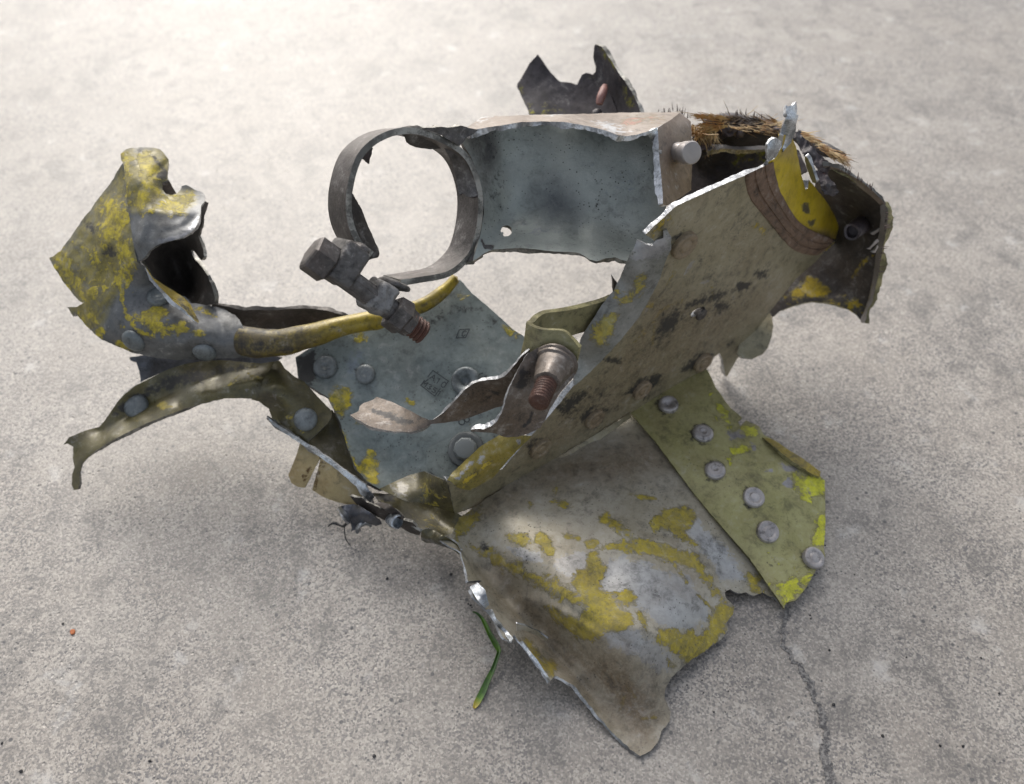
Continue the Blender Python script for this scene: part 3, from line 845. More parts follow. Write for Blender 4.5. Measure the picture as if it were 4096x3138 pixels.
W_marks = [('soot', V('w3', [(640, 960), (700, 760), (900, 600), (1200, 500), (1400, 440), (1460, 480), (1200, 620), (1000, 760), (800, 900)]), 70, .33), ('soot', V('w3', [(40, 1330), (300, 1100), (560, 1100), (500, 1300), (150, 1480)]), 70, .2), ('worn', V('w3', [(800, 800), (830, 770)]), 2, .8, 'line'), ('worn', V('w3', [(540, 760), (760, 560)]), 2, .6, 'line'), ('worn', V('w3', [(900, 420), (960, 330)]), 2, .6, 'line'), ('paint', V('w3', [(560, 880), (640, 800)]), 3, .55, 'line'), ('soot', V('w3', [(700, 860), (760, 700), (860, 650), (900, 700), (850, 790), (760, 860)]), 40, .62), ('soot', V('w3', [(900, 620), (1040, 560), (1200, 520), (1340, 470), (1360, 490), (1260, 530), (1100, 590), (960, 640)]), 22, .62),
           ('soot', V('w3', [(1250, 480), (1350, 470), (1330, 510), (1260, 525)]), 12, .95), ('soot', V('w3', [(1370, 400), (1470, 370), (1470, 450), (1390, 460)]), 22, .55), ('soot', V('w3', [(1090, 610), (1200, 590), (1210, 670), (1120, 690)]), 26, .6),
           ('soot', V('w3', [(340, 980), (470, 980), (480, 1020), (380, 1000)]), 16, .7), ('soot', V('w3', [(500, 1220), (560, 1150), (680, 1100), (760, 1090), (700, 1170), (560, 1240)]), 22, .65), ('soot', V('w3', [(860, 1080), (960, 980), (1100, 940), (1090, 1000), (950, 1060)]), 22, .75),
           ('soot', V('w3', [(230, 1380), (260, 1330), (380, 1320), (460, 1310), (380, 1350), (270, 1420)]), 14, .6), ('soot', V('w3', [(20, 1300), (200, 1200), (260, 1180), (240, 1280), (60, 1400)]), 40, .55), ('soot', V('w3', [(1190, 890), (1240, 870), (1200, 905)]), 10, .8), ('soot', V('w3', [(990, 320), (1030, 315), (1010, 345)]), 10, .6),
           ('paint', V('w3', [(690, 900), (700, 740), (730, 670), (820, 620), (900, 590)]), 4, .72, 'line'), ('paint', V('w3', [(620, 250), (700, 60), (780, 40), (760, 120), (690, 180)]), 22, .7), ('paint', V('w3', [(1410, 110), (1440, 120), (1430, 150)]), 9), ('paint', V('w3', [(1360, 90), (1400, 80), (1410, 110)]), 9, .8),
           ('paint', V('w3', [(1090, 520), (1090, 580)]), 3, .6, 'line'), ('paint', V('w3', [(780, 480), (840, 400)]), 4, .6, 'line'), ('paint', V('w3', [(670, 640), (760, 560)]), 4, .6, 'line'), ('worn', V('w3', [(1010, 480), (1060, 460)]), 2.5, .7, 'line'),
           ('dust_and_shade', V('w3', [(60, 1290), (340, 1000), (700, 500), (1000, 560), (1500, 500), (1490, 640), (1200, 950), (700, 1260), (100, 1640), (-300, 1800), (-250, 1500)]), 80, .85)]
W_marks += rivet_shade(V('w3', [(893, 215), (1020, 1005), (612, 1190), (295, 1382)]) + V('w5', [(1795, 80)]), 50)
web = sheet('channel_web', W_out, W_ctl, (M['web'], M['rim']), root, 2.3, 11, 1.2, .22, .05, rimvar=.35, marks=W_marks, holes=[V('w3', [(945, 690), (960, 665), (1000, 640), (1035, 633), (1043, 648), (1020, 680), (975, 700), (950, 702)])])
for (x, y), r in zip(V('w3', [(893, 215), (1020, 1005), (612, 1190), (295, 1382)]) + V('w5', [(1795, 80)]), (4.7, 4.4, 4.4, 4.2, 4.3)):
    rivet('channel_web', x, y, r, 'flat', 'rivetw', .15)
# yellow painted end of the web curling away
Y_out = V('v5', [(830, 790), (900, 900), (985, 1020), (1100, 1085), (1185, 1100), (1255, 1030), (1268, 935), (1240, 860), (1200, 790), (1160, 738), (1110, 670), (1068, 622), (1060, 680), (1045, 690), (1020, 600), (1000, 500), (980, 400), (950, 330), (900, 320), (885, 400), (835, 480), (795, 500), (790, 560)])
Y_ctl = WEB(V('v5', [(830, 800), (985, 1020), (790, 560), (835, 480), (1100, 1080), (900, 750)])) + WEB(V('v5', [(1185, 1095, 2), (1255, 1000, 10), (1240, 860, 12), (1160, 738, 12), (1060, 640, 11), (1000, 500, 10), (960, 350, 8), (900, 330, 3), (1000, 750, 3.5), (930, 560, 2.5), (1150, 900, 5)]))
sheet('web_end', Y_out, Y_ctl, (M['yellow'], M['rim']), root, 1.8, 11, 1.5, .25, .08, marks=[('worn', V('v5', [(1020, 790), (1060, 780), (1075, 840), (1040, 850)]), 8), ('worn', V('v5', [(1060, 900), (1110, 890), (1110, 925), (1070, 925)]), 8), ('dust_and_shade', V('v5', [(1000, 1000), (1100, 960), (1180, 960), (1250, 1000), (1200, 1100), (1050, 1080)]), 22), ('dust_and_shade', V('v5', [(880, 330), (980, 330), (1000, 500), (900, 480), (860, 470)]), 30, .7)])
# ridged brown sealant bead across the web
def sealant():
    path = [(700, 545), (690, 600), (715, 700), (770, 800), (850, 900), (930, 990), (1020, 1060), (1120, 1105), (1170, 1100)]
    up = [(830, 500), (845, 590), (880, 700), (930, 800), (990, 890), (1060, 945), (1140, 985), (1210, 1010), (1240, 1030)]
    lo_ = [(640, 590), (640, 660), (680, 760), (760, 860), (820, 930), (890, 1020), (980, 1100), (1110, 1130), (1180, 1090)]
    rows = []
    for a, b in zip(spline(V('v5', [(x, y, 0) for x, y in lo_]), 90), spline(V('v5', [(x, y, 0) for x, y in up]), 90)):
        row = []
        for u in np.linspace(0, 1, 27):
            x, y = a[0] + (b[0] - a[0]) * u, a[1] + (b[1] - a[1]) * u
            h = .15 + 2.0 * max(0, math.sin(math.pi * u)) ** .45 - (.8 if .60 < u < .70 else 0) + 1.3 * noise.fractal(Vector((x * .018, y * .018, 5)), 1, 2, 4) - .9 * (.28 < u < .36)
            q = WEB([(x, y)], -max(h, -.3))[0]
            row.append(pt(*q))
        rows.append(row)
    o = grid_mesh('sealant_bead', rows, M['sealant'], root)
sealant()
# flange running along the top of the channel, curling towards the viewer
F_out = V('w3', [(585, 185), (550, 260), (510, 340), (470, 440), (430, 520), (350, 620), (280, 730), (215, 830), (180, 930), (190, 1020), (165, 1110), (170, 1165), (240, 1100), (340, 1005), (480, 855), (600, 700), (690, 545), (740, 445), (775, 330), (815, 250), (815, 165), (790, 120), (760, 125), (765, 175), (710, 190), (690, 225), (640, 215), (615, 200)])
F_ctl = WEB(V('w3', [(170, 1160), (340, 1005), (600, 700), (740, 445)]), -2.0) + WEB(V('w3', [(800, 200)]), -5) + WEB(V('w3', [(585, 185, 9), (470, 440, 10), (350, 620, 10), (215, 830, 9), (180, 950, 8), (330, 880, 0), (500, 640, .5), (620, 420, .5), (690, 230, 0)]), -1)
sheet('channel_flange', F_out, F_ctl, (M['flange'], M['rim']), root, 2.0, 12, 2.2, .3, .06, marks=[(p, V('w3', [(290, 860), (300, 760), (400, 690), (460, 690), (430, 760), (380, 880), (320, 900)]), 14), (p, V('w3', [(480, 620), (520, 540), (640, 420), (660, 440), (560, 580)]), 16, .75), (p, V('w3', [(430, 520), (470, 470), (440, 560)]), 10, .8), ('worn', V('w3', [(560, 200), (800, 130), (800, 240), (700, 320), (560, 300)]), 25)])
G_out = V('w5', [(1060, 338), (1095, 352), (1140, 395), (1190, 412), (1245, 420), (1320, 380), (1425, 322), (1560, 165), (1735, -10), (1640, -20), (1480, -20), (1330, 70), (1210, 180), (1110, 275)])
G_ctl = WEB(V('w5', [(1060, 338, -2), (1190, 415, -7), (1245, 422, -7.5), (1425, 322, -6), (1735, -10, -5), (1110, 275, 2), (1210, 180, 3), (1330, 70, 3), (1480, -20, 3), (1250, 290, -6.5), (1150, 340, -5), (1450, 140, -5.5), (1600, 0, -5.5)]))
sheet('flange_tip', G_out, G_ctl, (M['gold'], M['rim']), root, 1.6, 10, 1.5, .25, .1, marks=[(p, V('z2', [(400, 760), (560, 640), (700, 560), (780, 470), (880, 390), (940, 400), (760, 540), (620, 660), (520, 760)]), 6), (p, V('z2', [(380, 820), (440, 770), (490, 800), (420, 850)]), 6), ('worn', V('z2', [(680, 400), (770, 260), (780, 320), (720, 470)]), 8), ('worn', V('z2', [(300, 700), (560, 400), (600, 400), (350, 720)]), 8), ('worn', V('z2', [(1300, 40), (1420, 0), (1380, 140)]), 10)])
sheet('foot_flange', V('w5', [(1365, 525), (1410, 535), (1600, 430), (1976, 195)]) + V('w3', [(300, 1555), (545, 1375), (545, 1345), (330, 1480), (90, 1625)]) + V('w5', [(1720, 295), (1520, 425)]), WEB(V('w5', [(1365, 520), (1720, 300)]) + V('w3', [(90, 1625), (545, 1345)]), -1.0) + WEB(V('w5', [(1410, 535), (1600, 430), (1976, 195)]) + V('w3', [(300, 1540), (545, 1370)]), -4.5), (M['web'], M['web']), root, .9, 12, 2, .15, marks=[('dust_and_shade', V('w5', [(1300, 600), (2000, 0), (2200, 300), (1500, 600)]), 20, .9)])
rivet_hole = lathe('rivet_shank', pt(*WEB(V('w3', [(995, 668)]), 3)[0]), (.57, -.82, 0), [(0, 2.4), (2.2, 2.4), (2.5, 2.0)], M['iron2'], web, 16)
# silver torn tab standing up at the top of the channel
sheet('torn_tab', V('v5', [(880, 385), (895, 430), (925, 400), (950, 370), (980, 290), (985, 235), (1000, 190), (985, 180), (990, 140), (982, 96), (965, 118), (925, 130), (910, 118), (915, 170), (925, 190), (900, 235), (885, 270)]), WEB(V('v5', [(895, 430, -1), (950, 370, 0), (885, 270, 3), (980, 280, 0), (915, 170, 1), (990, 140, 5), (945, 220, -2)]), 2), (M['silver'], M['rim']), root, 1.2, 8, 2.5, .9, .16)
sheet('torn_tab', V('v5', [(790, 380), (810, 355), (850, 340), (885, 365), (875, 410), (850, 470), (800, 500), (785, 450)]), WEB(V('v5', [(790, 380, -1), (885, 370, -2), (850, 470, -2), (790, 500, -1.5), (830, 420, -3.5)])), (M['silver'], M['rim']), root, 1.4, 9, 1.5, .5, .15, key='tab2')

# ---- blue grey plate behind the clip
D_out = V('w1', [(1075, 115), (1150, 205), (1250, 285), (1350, 375), (1430, 450), (1500, 495), (1620, 600), (1640, 760), (1500, 950), (1430, 1100), (1280, 1290), (1130, 1420), (1020, 1500), (930, 1520), (830, 1440), (640, 1500), (545, 1530), (460, 1480), (385, 1400), (320, 1250), (270, 1080), (190, 910), (90, 850), (-10, 780), (-30, 640), (60, 580), (350, 470), (600, 380), (780, 310), (950, 220)])
D_ctl = BLU(V('w1', [(1075, 115), (1500, 500), (1300, 1200), (1000, 1500), (545, 1520, -1), (430, 1400), (300, 1080), (190, 900), (50, 700), (500, 450), (800, 700), (700, 1150), (1100, 800)])) + BLU(V('w1', [(470, 1490, -3), (380, 1400, -3), (250, 1080, -2)]))
D_marks = [(p, V('w1', [(400, 1360), (470, 1270), (495, 1265), (525, 1400), (510, 1480), (450, 1470), (400, 1420)]), 10), (p, V('w1', [(180, 920), (230, 860), (330, 850), (355, 900), (320, 980), (280, 1050), (220, 960)]), 12), (p, V('w1', [(240, 840), (260, 825), (280, 845), (260, 850)]), 6), (p, V('w1', [(700, 920), (725, 912), (770, 940), (760, 962), (735, 955)]), 5), (p, V('w1', [(1375, 430), (1480, 480), (1440, 500), (1390, 470)]), 10), (p, V('w1', [(350, 480), (440, 470), (440, 520), (380, 550)]), 10, .75), (p, V('w1', [(1130, 1090), (1165, 1090), (1150, 1100)]), 5), (p, V('w1', [(380, 1060), (420, 1080), (400, 1100), (360, 1090)]), 8, .6),
           (p, V('w1', [(270, 1090), (330, 1250), (400, 1420), (470, 1500), (420, 1500), (320, 1330), (260, 1150)]), 12, .7), (p, V('w1', [(1100, 180), (1130, 230), (1100, 260), (1040, 220)]), 12, .55),
           ('soot', V('w1', [(800, 380), (900, 330), (1060, 260), (1180, 260), (1260, 330), (1100, 340), (950, 420), (850, 470)]), 34, .34), ('soot', V('w1', [(1260, 350), (1330, 400), (1300, 430)]), 12, .55), ('soot', V('w1', [(0, 640), (90, 600), (110, 780), (60, 830), (-20, 780)]), 30, .85), ('soot', V('w1', [(800, 180), (1080, 110), (1130, 230), (900, 320)]), 30, .2),
           ('worn', V('w1', [(300, 620), (420, 560), (430, 680), (360, 800), (300, 720)]), 30, .75), ('worn', V('w1', [(300, 1000), (420, 1000), (430, 1150), (350, 1180)]), 30, .7)]
D_marks += rivet_shade(V('w1', [(172, 706), (441, 755), (1115, 802)]), 47)
blue = sheet('web_plate', D_out, D_ctl, (M['blue'], M['rimdark']), root, 1.5, 12, 1.5, .3, .05, marks=D_marks)
for (x, y), r, k in zip(V('w1', [(172, 706), (441, 755), (1115, 802)]), (4.3, 3.95, 5.3), ('dome', 'dome', 'hole')):
    rivet('web_plate', x, y, r, k, 'rivetb')
NUT_out = V('w1', [(860, 1250), (900, 1228), (1000, 1180), (1360, 960), (1460, 1000), (1450, 1100), (1250, 1260), (1060, 1420), (985, 1475), (920, 1440), (860, 1395), (848, 1340)])
sheet('doubler_plate', NUT_out, BLU(V('w1', [(860, 1250), (1360, 960), (985, 1475), (1250, 1260)]), -1.6), (M['blue'], M['rimdark']), root, 1.4, 12, .6, .1, marks=[('dust_and_shade', NUT_out, 60, .25)])
dplate = SHEETS['doubler_plate'][1]
nn = np.cross(*(np.diff(unproject(*(lambda c: ([q[:2] for q in c], [q[2] for q in c]))(BLU(V('w1', [(1000, 1200), (1100, 1200), (1000, 1100)])))), axis=0)))
nn = nn / np.linalg.norm(nn)
if nn @ (CAM - pt(1800, 1800, 2)) < 0:
    nn = -nn
bc = pt(*BLU(V('w1', [(1118, 1262)]), -1.6)[0])
lathe('plate_nut', bc, nn, [(0, 6.6), (1.2, 6.5), (1.8, 6.0), (2.0, 5.2), (1.9, 4.4)], M['rivetb'], dplate, 30, wob=.25)
lathe('plate_nut', bc, nn, [(1.5, 4.3), (3.4, 4.1), (4.1, 3.5), (4.3, 2.4), (4.2, .1)], M['rivetb'], dplate, 24, sides=9)
def stamp_lines(lines, key, w=2.6):
    dp, o = SHEETS[key]
    vs, fs = [], []
    for ln in lines:
        q = np.array(ln, float)
        for a, b in zip(q[:-1], q[1:]):
            t = (b - a) / (np.hypot(*(b - a)) + 1e-9)
            nrm = np.array([-t[1], t[0]]) * w * .5
            k = len(vs)
            c4 = np.array([a - t * w * .4 + nrm, b + t * w * .4 + nrm, b + t * w * .4 - nrm, a - t * w * .4 - nrm])
            vs += [tuple(v) for v in unproject(c4, dp(c4) - .55) / 1000]
            fs.append((k, k + 1, k + 2, k + 3))
    me = bpy.data.meshes.new('stamp')
    me.from_pydata(vs, [], fs)
    return link('stamp', me, o, (M['stamp'],))
GL = {'A': [[(0, 0), (.5, 1), (1, 0)], [(.2, .4), (.8, .4)]], '1': [[(.2, .8), (.5, 1), (.5, 0)]], '0': [[(.1, .25), (.1, .75), (.35, 1), (.65, 1), (.9, .75), (.9, .25), (.65, 0), (.35, 0), (.1, .25)]],
      'M': [[(0, 0), (0, 1), (.5, .4), (1, 1), (1, 0)]], '3': [[(.1, .9), (.5, 1), (.85, .8), (.5, .52), (.9, .25), (.5, 0), (.1, .1)]], '5': [[(.85, 1), (.2, 1), (.15, .55), (.6, .6), (.9, .3), (.6, 0), (.1, .05)]],
      'C': [[(.9, .8), (.6, 1), (.25, .85), (.1, .5), (.25, .12), (.6, 0), (.9, .2)]], '8': [[(.5, .52), (.15, .72), (.3, .97), (.7, .97), (.85, .72), (.5, .52), (.1, .28), (.3, .02), (.7, .02), (.9, .28), (.5, .52)]]}
def text(s, org, ex, ey, gap=.35):
    out, x = [], 0
    for ch in s:
        if ch != ' ':
            for ln in GL[ch]:
                out.append([(org[0] + ex[0] * (x + a) + ey[0] * b, org[1] + ex[1] * (x + a) + ey[1] * b) for a, b in ln])
        x += 1 + gap if ch != ' ' else .5
    return out
zz = lambda pts: V('z0', pts)
z1_ = lambda v: (v[0] * .16416, v[1] * .16416)
stamp_lines(text('A10', zz([(600, 390)])[0], z1_((95, 66)), z1_((75, -110))) + [zz([(560, 350), (680, 200), (1060, 460), (950, 610)])], 'web_plate', 3.6)
stamp_lines(text('M351', zz([(400, 540)])[0], z1_((88, 60)), z1_((70, -100))) + [zz([(560, 420), (380, 560), (720, 820), (860, 640)])], 'web_plate', 3.6)
c8 = zz([(1400, 1450)])[0]
ring_ = lambda c, r: [(c[0] + r * math.cos(a), c[1] + r * math.sin(a)) for a in np.linspace(0, 2 * math.pi, 17)]
stamp_lines([ring_(zz([(1382, 1455)])[0], 11.5), ring_(zz([(1510, 1400)])[0], 9.5)], 'web_plate', 4.2)
stamp_lines([[(1824, 1353), (1837, 1320), (1879, 1317), (1862, 1351), (1824, 1353)]] + text('C', (1843, 1347), (18, -2), (7, -22)), 'web_plate', 3.4)
stamp_lines([zz([(1750, 330), (1890, 262)]), zz([(1840, 410), (1980, 335)])], 'web_plate', 4)

# gusset and lower transition
sheet('gusset', V('w5', [(525, 408), (640, 355), (760, 300), (880, 268), (960, 305), (1056, 345), (1090, 470), (1128, 606), (1000, 560), (860, 520), (740, 505), (640, 460)]), BLU(V('w5', [(525, 408), (700, 330), (880, 268)]), -2.5) + WEB(V('w5', [(1058, 345), (1128, 606)]), 1.0) + V('w5', [(740, 505, 2.15), (900, 520, 1.9)]), (M['olive'], M['rimdull']), root, 1.2, 11, 1.2, .3, .08, marks=[('worn', V('w5', [(530, 410), (700, 330), (800, 330), (780, 460), (740, 505)]), 20, .7), ('dust_and_shade', V('w5', [(520, 400), (800, 300), (760, 500)]), 30, .3), (p, V('w5', [(820, 380), (960, 330), (1080, 500), (1000, 550), (860, 500)]), 30, .42)])
sheet('lower_skin', V('w5', [(480, 440), (640, 450), (760, 490), (1000, 540), (1130, 590), (1185, 625), (1170, 670), (1100, 775), (1075, 800), (1020, 790), (960, 745), (880, 730), (800, 690), (700, 620), (600, 540), (520, 500)]), V('w5', [(480, 440, 1.7), (700, 480, 1.5), (1130, 590, 1.3), (1185, 625, 1.25), (1090, 790, 1.2), (960, 745, 1.5), (800, 690, 1.6), (600, 550, 1.7), (880, 600, .9), (1000, 690, .9)]), (M['olive'], M['rimdull']), root, 1.2, 11, 2, .3, .08, marks=[(p, V('w5', [(850, 560), (1000, 560), (1060, 650), (960, 720), (840, 660)]), 40, .48), ('soot', V('w5', [(480, 430), (660, 460), (640, 530), (540, 500)]), 24, .7)])
sheet('torn_edge', V('w5', [(865, 735), (920, 722), (980, 745), (1060, 790), (1140, 840), (1175, 890), (1160, 930), (1110, 890), (1050, 870), (960, 840), (905, 835), (860, 815), (850, 780)]), V('w5', [(865, 735, 1.7), (980, 745, 1.7), (1140, 840, 1.8), (1175, 900, 1.8), (1050, 870, 1.3), (905, 835, 1.2), (855, 800, 1.3), (1000, 800, 2.0)]), (M['olive'], M['rim']), root, 1.0, 8, 2.5, .6, .15, marks=[('worn', V('w5', [(855, 805), (920, 815), (1060, 850), (1170, 900), (1110, 895), (960, 845)]), 10)])
# bright torn strips rolled along the left edge of the skin
for k, (a, b) in enumerate([([(222, 745), (262, 722), (300, 760), (320, 835), (300, 850), (270, 825)], 2.35), ([(298, 858), (335, 855), (360, 915), (410, 965), (440, 1000), (428, 1022), (360, 940)], 2.2), ([(470, 1020), (482, 1015), (560, 1110), (624, 1205), (618, 1216), (540, 1110)], 1.75), ([(345, 930), (370, 940), (430, 1010), (420, 1028), (385, 1000)], 1.7)]):
    q = V('w4', a)
    sheet('torn_strip', q, [(x, y, b + .12 * ((i * 7) % 3 - 1)) for i, (x, y) in enumerate(q)], (M['silver'], M['rim']), root, .6, 8, 1.5, .35, .2, key='ts%d' % k)
sheet('torn_sliver', V('w4', [(455, 928), (500, 940), (560, 965), (612, 1005), (605, 1015), (550, 985), (490, 960), (458, 965)]), V('w4', [(455, 928, 2.4), (612, 1005, 1.3), (550, 985, 1.2), (458, 965, 2.0), (530, 950, 1.9)]), (M['skin'], M['rim']), root, .6, 8, 1, .15)
# side flange left of the blue plate with its bright torn edge
sheet('side_flange', V('v2', [(1460, 955), (1560, 1010), (1720, 1100), (1800, 1040), (1895, 905), (1950, 990), (2030, 1180), (2100, 1350), (2160, 1470), (2180, 1530), (2120, 1440), (2000, 1345), (1850, 1240), (1720, 1150), (1600, 1070), (1520, 1030)]), V('v2', [(1460, 955, 303), (1720, 1150, 304), (1850, 1240, 304), (2180, 1530, 303), (1895, 905, 313), (2030, 1180, 311), (2130, 1400, 308), (1800, 1080, 309)]), (M['olive'], M['rim']), root, 1.6, 11, 1.5, .3, .08, marks=[('dust_and_shade', V('v2', [(1700, 1100), (2000, 1000), (2180, 1500)]), 30, .4)])
sheet('torn_rim', V('v2', [(1455, 950), (1530, 1005), (1720, 1130), (1860, 1225), (2000, 1325), (2120, 1410), (2125, 1425), (2165, 1470), (2178, 1500), (2150, 1530), (2090, 1480), (2060, 1430), (1990, 1360), (1850, 1250), (1720, 1158), (1590, 1075), (1500, 1010)]), V('v2', [(1455, 950, 301), (1720, 1140, 302), (2000, 1340, 301), (2178, 1500, 299), (2090, 1480, 301)]), (M['silver'], M['rim']), root, .9, 8, 2.2, .3, .25)
# tan resin pieces under it
sheet('resin_sheet', V('v2', [(1680, 1130), (1650, 1230), (1600, 1345), (1622, 1398), (1665, 1425), (1712, 1432), (1760, 1340), (1812, 1230), (1780, 1170)]), V('v2', [(1680, 1130, 2.3), (1600, 1345, 1.7), (1712, 1432, 1.5), (1812, 1230, 2.2), (1700, 1300, 2.0)]), (M['tan'], M['rimwarm']), root, 1.0, 11, 1.5, .3, .1, marks=[('worn', V('v2', [(1690, 1380), (1740, 1290), (1800, 1230), (1740, 1330), (1712, 1420)]), 16, .7), ('worn', V('v2', [(1600, 1345), (1660, 1420), (1712, 1432), (1640, 1390)]), 12, .6)])
sheet('resin_sheet', V('v2', [(1820, 1225), (1800, 1310), (1760, 1445), (1820, 1485), (1880, 1512), (1980, 1540), (2065, 1550), (2100, 1500), (2080, 1420), (1980, 1330), (1890, 1265)]), V('v2', [(1820, 1225, 2.2), (1760, 1445, 1.3), (1880, 1512, 1.1), (2065, 1550, 1.1), (2080, 1420, 1.6), (1900, 1380, 1.8)]), (M['tan'], M['rimwarm']), root, 1.0, 11, 1.5, .3, .1, key='resin2', marks=[('worn', V('v2', [(1815, 1225), (1850, 1260), (1790, 1440), (1755, 1445)]), 14, .75), ('worn', V('v2', [(1780, 1430), (1880, 1500), (2060, 1540), (1900, 1530)]), 10, .6)])
# crumpled bright lump
sheet('crumpled_foil', V('z1', [(940, 540), (1040, 520), (1150, 505), (1260, 540), (1390, 630), (1540, 735), (1560, 790), (1480, 830), (1400, 800), (1320, 760), (1260, 780), (1200, 860), (1120, 910), (1110, 800), (1060, 700), (990, 620)]), V('z1', [(940, 540, 1.3), (1150, 505, 1.4), (1540, 735, 1.2), (1480, 830, .6), (1260, 790, .8), (1120, 910, .4), (1060, 700, 1.0), (1250, 640, 1.9), (1400, 720, 1.7), (1130, 760, .8)]), (M['bluefoil'], M['rim']), root, .8, 7, 3, 1.2, .12)
sheet('crumpled_foil', V('z1', [(925, 545), (960, 540), (1010, 590), (1070, 670), (1115, 780), (1090, 790), (1030, 730), (960, 640)]), V('z1', [(925, 545, 1.4), (1115, 780, .9), (1000, 640, 1.5), (1060, 680, 1.2)]), (M['silver'], M['rim']), root, 1.2, 7, 3, .5, .2, key='foil2')
tube('foil_curl', [P('z1', 1200, 930, .5), P('z1', 1210, 850, .75), P('z1', 1260, 790, .95), P('z1', 1350, 775, .95), P('z1', 1410, 830, .7)], [.5, .9, 1.0, .8, .4], M['silver'], root, 24, 8, .4)
sheet('dark_sliver', V('z1', [(1100, 390), (1170, 405), (1270, 410), (1340, 470), (1500, 540), (1700, 650), (1880, 740), (2010, 770), (2080, 840), (2140, 890), (2110, 960), (1980, 930), (1860, 850), (1740, 790), (1560, 720), (1400, 640), (1200, 510)]), V('z1', [(1100, 390, 1.9), (1340, 470, 2.0), (1700, 650, 1.9), (2010, 770, 1.7), (2120, 920, 1.3), (1860, 850, 1.2), (1560, 720, 1.4), (1200, 500, 1.6), (1500, 620, 2.0)]), (M['dark'], M['rimdull']), root, .8, 8, 2.5, .5, .12)
sheet('dark_sliver', V('z1', [(1460, 490), (1560, 472), (1660, 500), (1780, 590), (1880, 680), (1860, 730), (1740, 670), (1580, 570)]), V('z1', [(1460, 490, 2.2), (1660, 500, 2.3), (1880, 690, 2.0), (1740, 670, 1.9), (1650, 570, 2.4)]), (M['dark'], M['rimdull']), root, .8, 8, 2, .4, .12, key='sliver2')
lathe('bent_sleeve', P('z1', 1680, 720, 1.7), P('z1', 1790, 770, 1.9) - P('z1', 1680, 720, 1.7), [(0, 2.0), (2.5, 2.3), (4.5, 2.5), (4.7, 2.1), (3.0, 1.8)], M['silver'], root, 18, wob=.5)
tube('loose_wire', [P('z1', 765, 835, .12), P('z1', 850, 780, .3), P('z1', 930, 800, .25), P('z1', 1000, 825, .5), P('z1', 1060, 770, .9)], [.12, .6, .45, .6, .5], M['wire'], root, 30, 6)
tube('loose_wire', [P('z1', 1015, 820, .5), P('z1', 1020, 930, .3), P('z1', 1045, 1030, .15), P('z1', 1100, 1105, .08)], [.22, .2, .22, .15], M['wire'], root, 30, 6)

# ---- left arm: rolled flange, cavity, wing, prong
tube('rolled_flange', [P('v2', 1290, 440, 303), P('v2', 1400, 455, 301), P('v2', 1550, 455, 301), P('v2', 1750, 410, 302), P('v2', 1950, 350, 303), P('v2', 2150, 310, 304), P('w1', 500, 395, 305), P('w1', 700, 335, 306), P('w1', 850, 275, 307), P('w1', 980, 180, 308), P('w1', 1050, 110, 309), P('w1', 1062, 100, 309)],
     [5.2, 5.3, 4.8, 4.4, 4.0, 3.6, 3.4, 3.0, 2.8, 2.6, 2.4, 2.0], M['yolk'], root, 90, 22, .5, {'dust_and_shade': [(0, .95), (.25, .9), (.4, .45), (.55, .35), (.8, .3), (1, .3)], 'soot': [(0, .3), (.2, .26), (.35, .16), (.5, .2), (.7, .14), (.85, .2), (1, .1)]})
sheet('inner_flange', V('v2', [(1080, 190), (1180, 212), (1300, 238), (1500, 236), (1640, 228), (1750, 226), (1860, 240), (1960, 268), (2000, 290), (1980, 330), (1850, 360), (1600, 370), (1400, 365), (1310, 350), (1200, 300), (1100, 260)]), V('v2', [(1080, 190, 306), (1300, 238, 307), (1500, 236, 307), (1750, 226, 308), (2000, 290, 308), (1850, 360, 317), (1600, 370, 318), (1310, 350, 316), (1500, 300, 316)]), (M['dark'], M['rimdark']), root, 1.4, 12, 1.5, .3, .06, marks=[('dust_and_shade', V('v2', [(1300, 250), (1900, 250), (1900, 340), (1400, 350)]), 20, .5)])
F1_out = V('v1', [(722, 320), (695, 345), (640, 450), (560, 560), (500, 632), (440, 720), (380, 790), (300, 915), (190, 1060), (135, 1100), (98, 1118), (130, 1180), (200, 1300), (270, 1390), (350, 1480), (390, 1495), (330, 1530), (245, 1530), (300, 1610)]) + V('v2', [(160, 245), (230, 330), (300, 400), (345, 435), (430, 472), (560, 525), (700, 558), (850, 572), (1000, 572), (1130, 562), (1200, 562), (1338, 556), (1325, 500), (1298, 460), (1312, 400), (1290, 330), (1240, 270), (1170, 232), (1070, 205), (950, 190)]) + V('v1', [(1240, 1440), (1130, 1420), (1040, 1340), (970, 1280), (900, 1190), (838, 1150), (815, 1050), (800, 950), (780, 830), (760, 700), (740, 480)])
F1_ctl = V('v1', [(722, 320, 299), (760, 700, 293), (800, 950, 290), (838, 1155, 291), (640, 450, 303), (380, 790, 307), (98, 1118, 311), (200, 1300, 308), (350, 1480, 304), (450, 1000, 301), (560, 700, 301), (600, 1200, 298), (245, 1530, 309)]) + V('v2', [(345, 435, 303), (560, 525, 303), (1000, 572, 304), (1338, 556, 304), (1298, 460, 298), (1290, 330, 300), (1170, 232, 306), (950, 190, 304), (700, 100, 300), (600, 350, 295), (1000, 400, 295), (800, 250, 296)])
ylw = V('v1', [(690, 345), (640, 450), (500, 632), (190, 1060), (98, 1118), (200, 1300), (350, 1490), (250, 1530), (300, 1610), (430, 1720), (540, 1700), (600, 1540), (660, 1440), (740, 1350), (790, 1240), (835, 1160), (800, 950), (760, 700), (730, 400)])
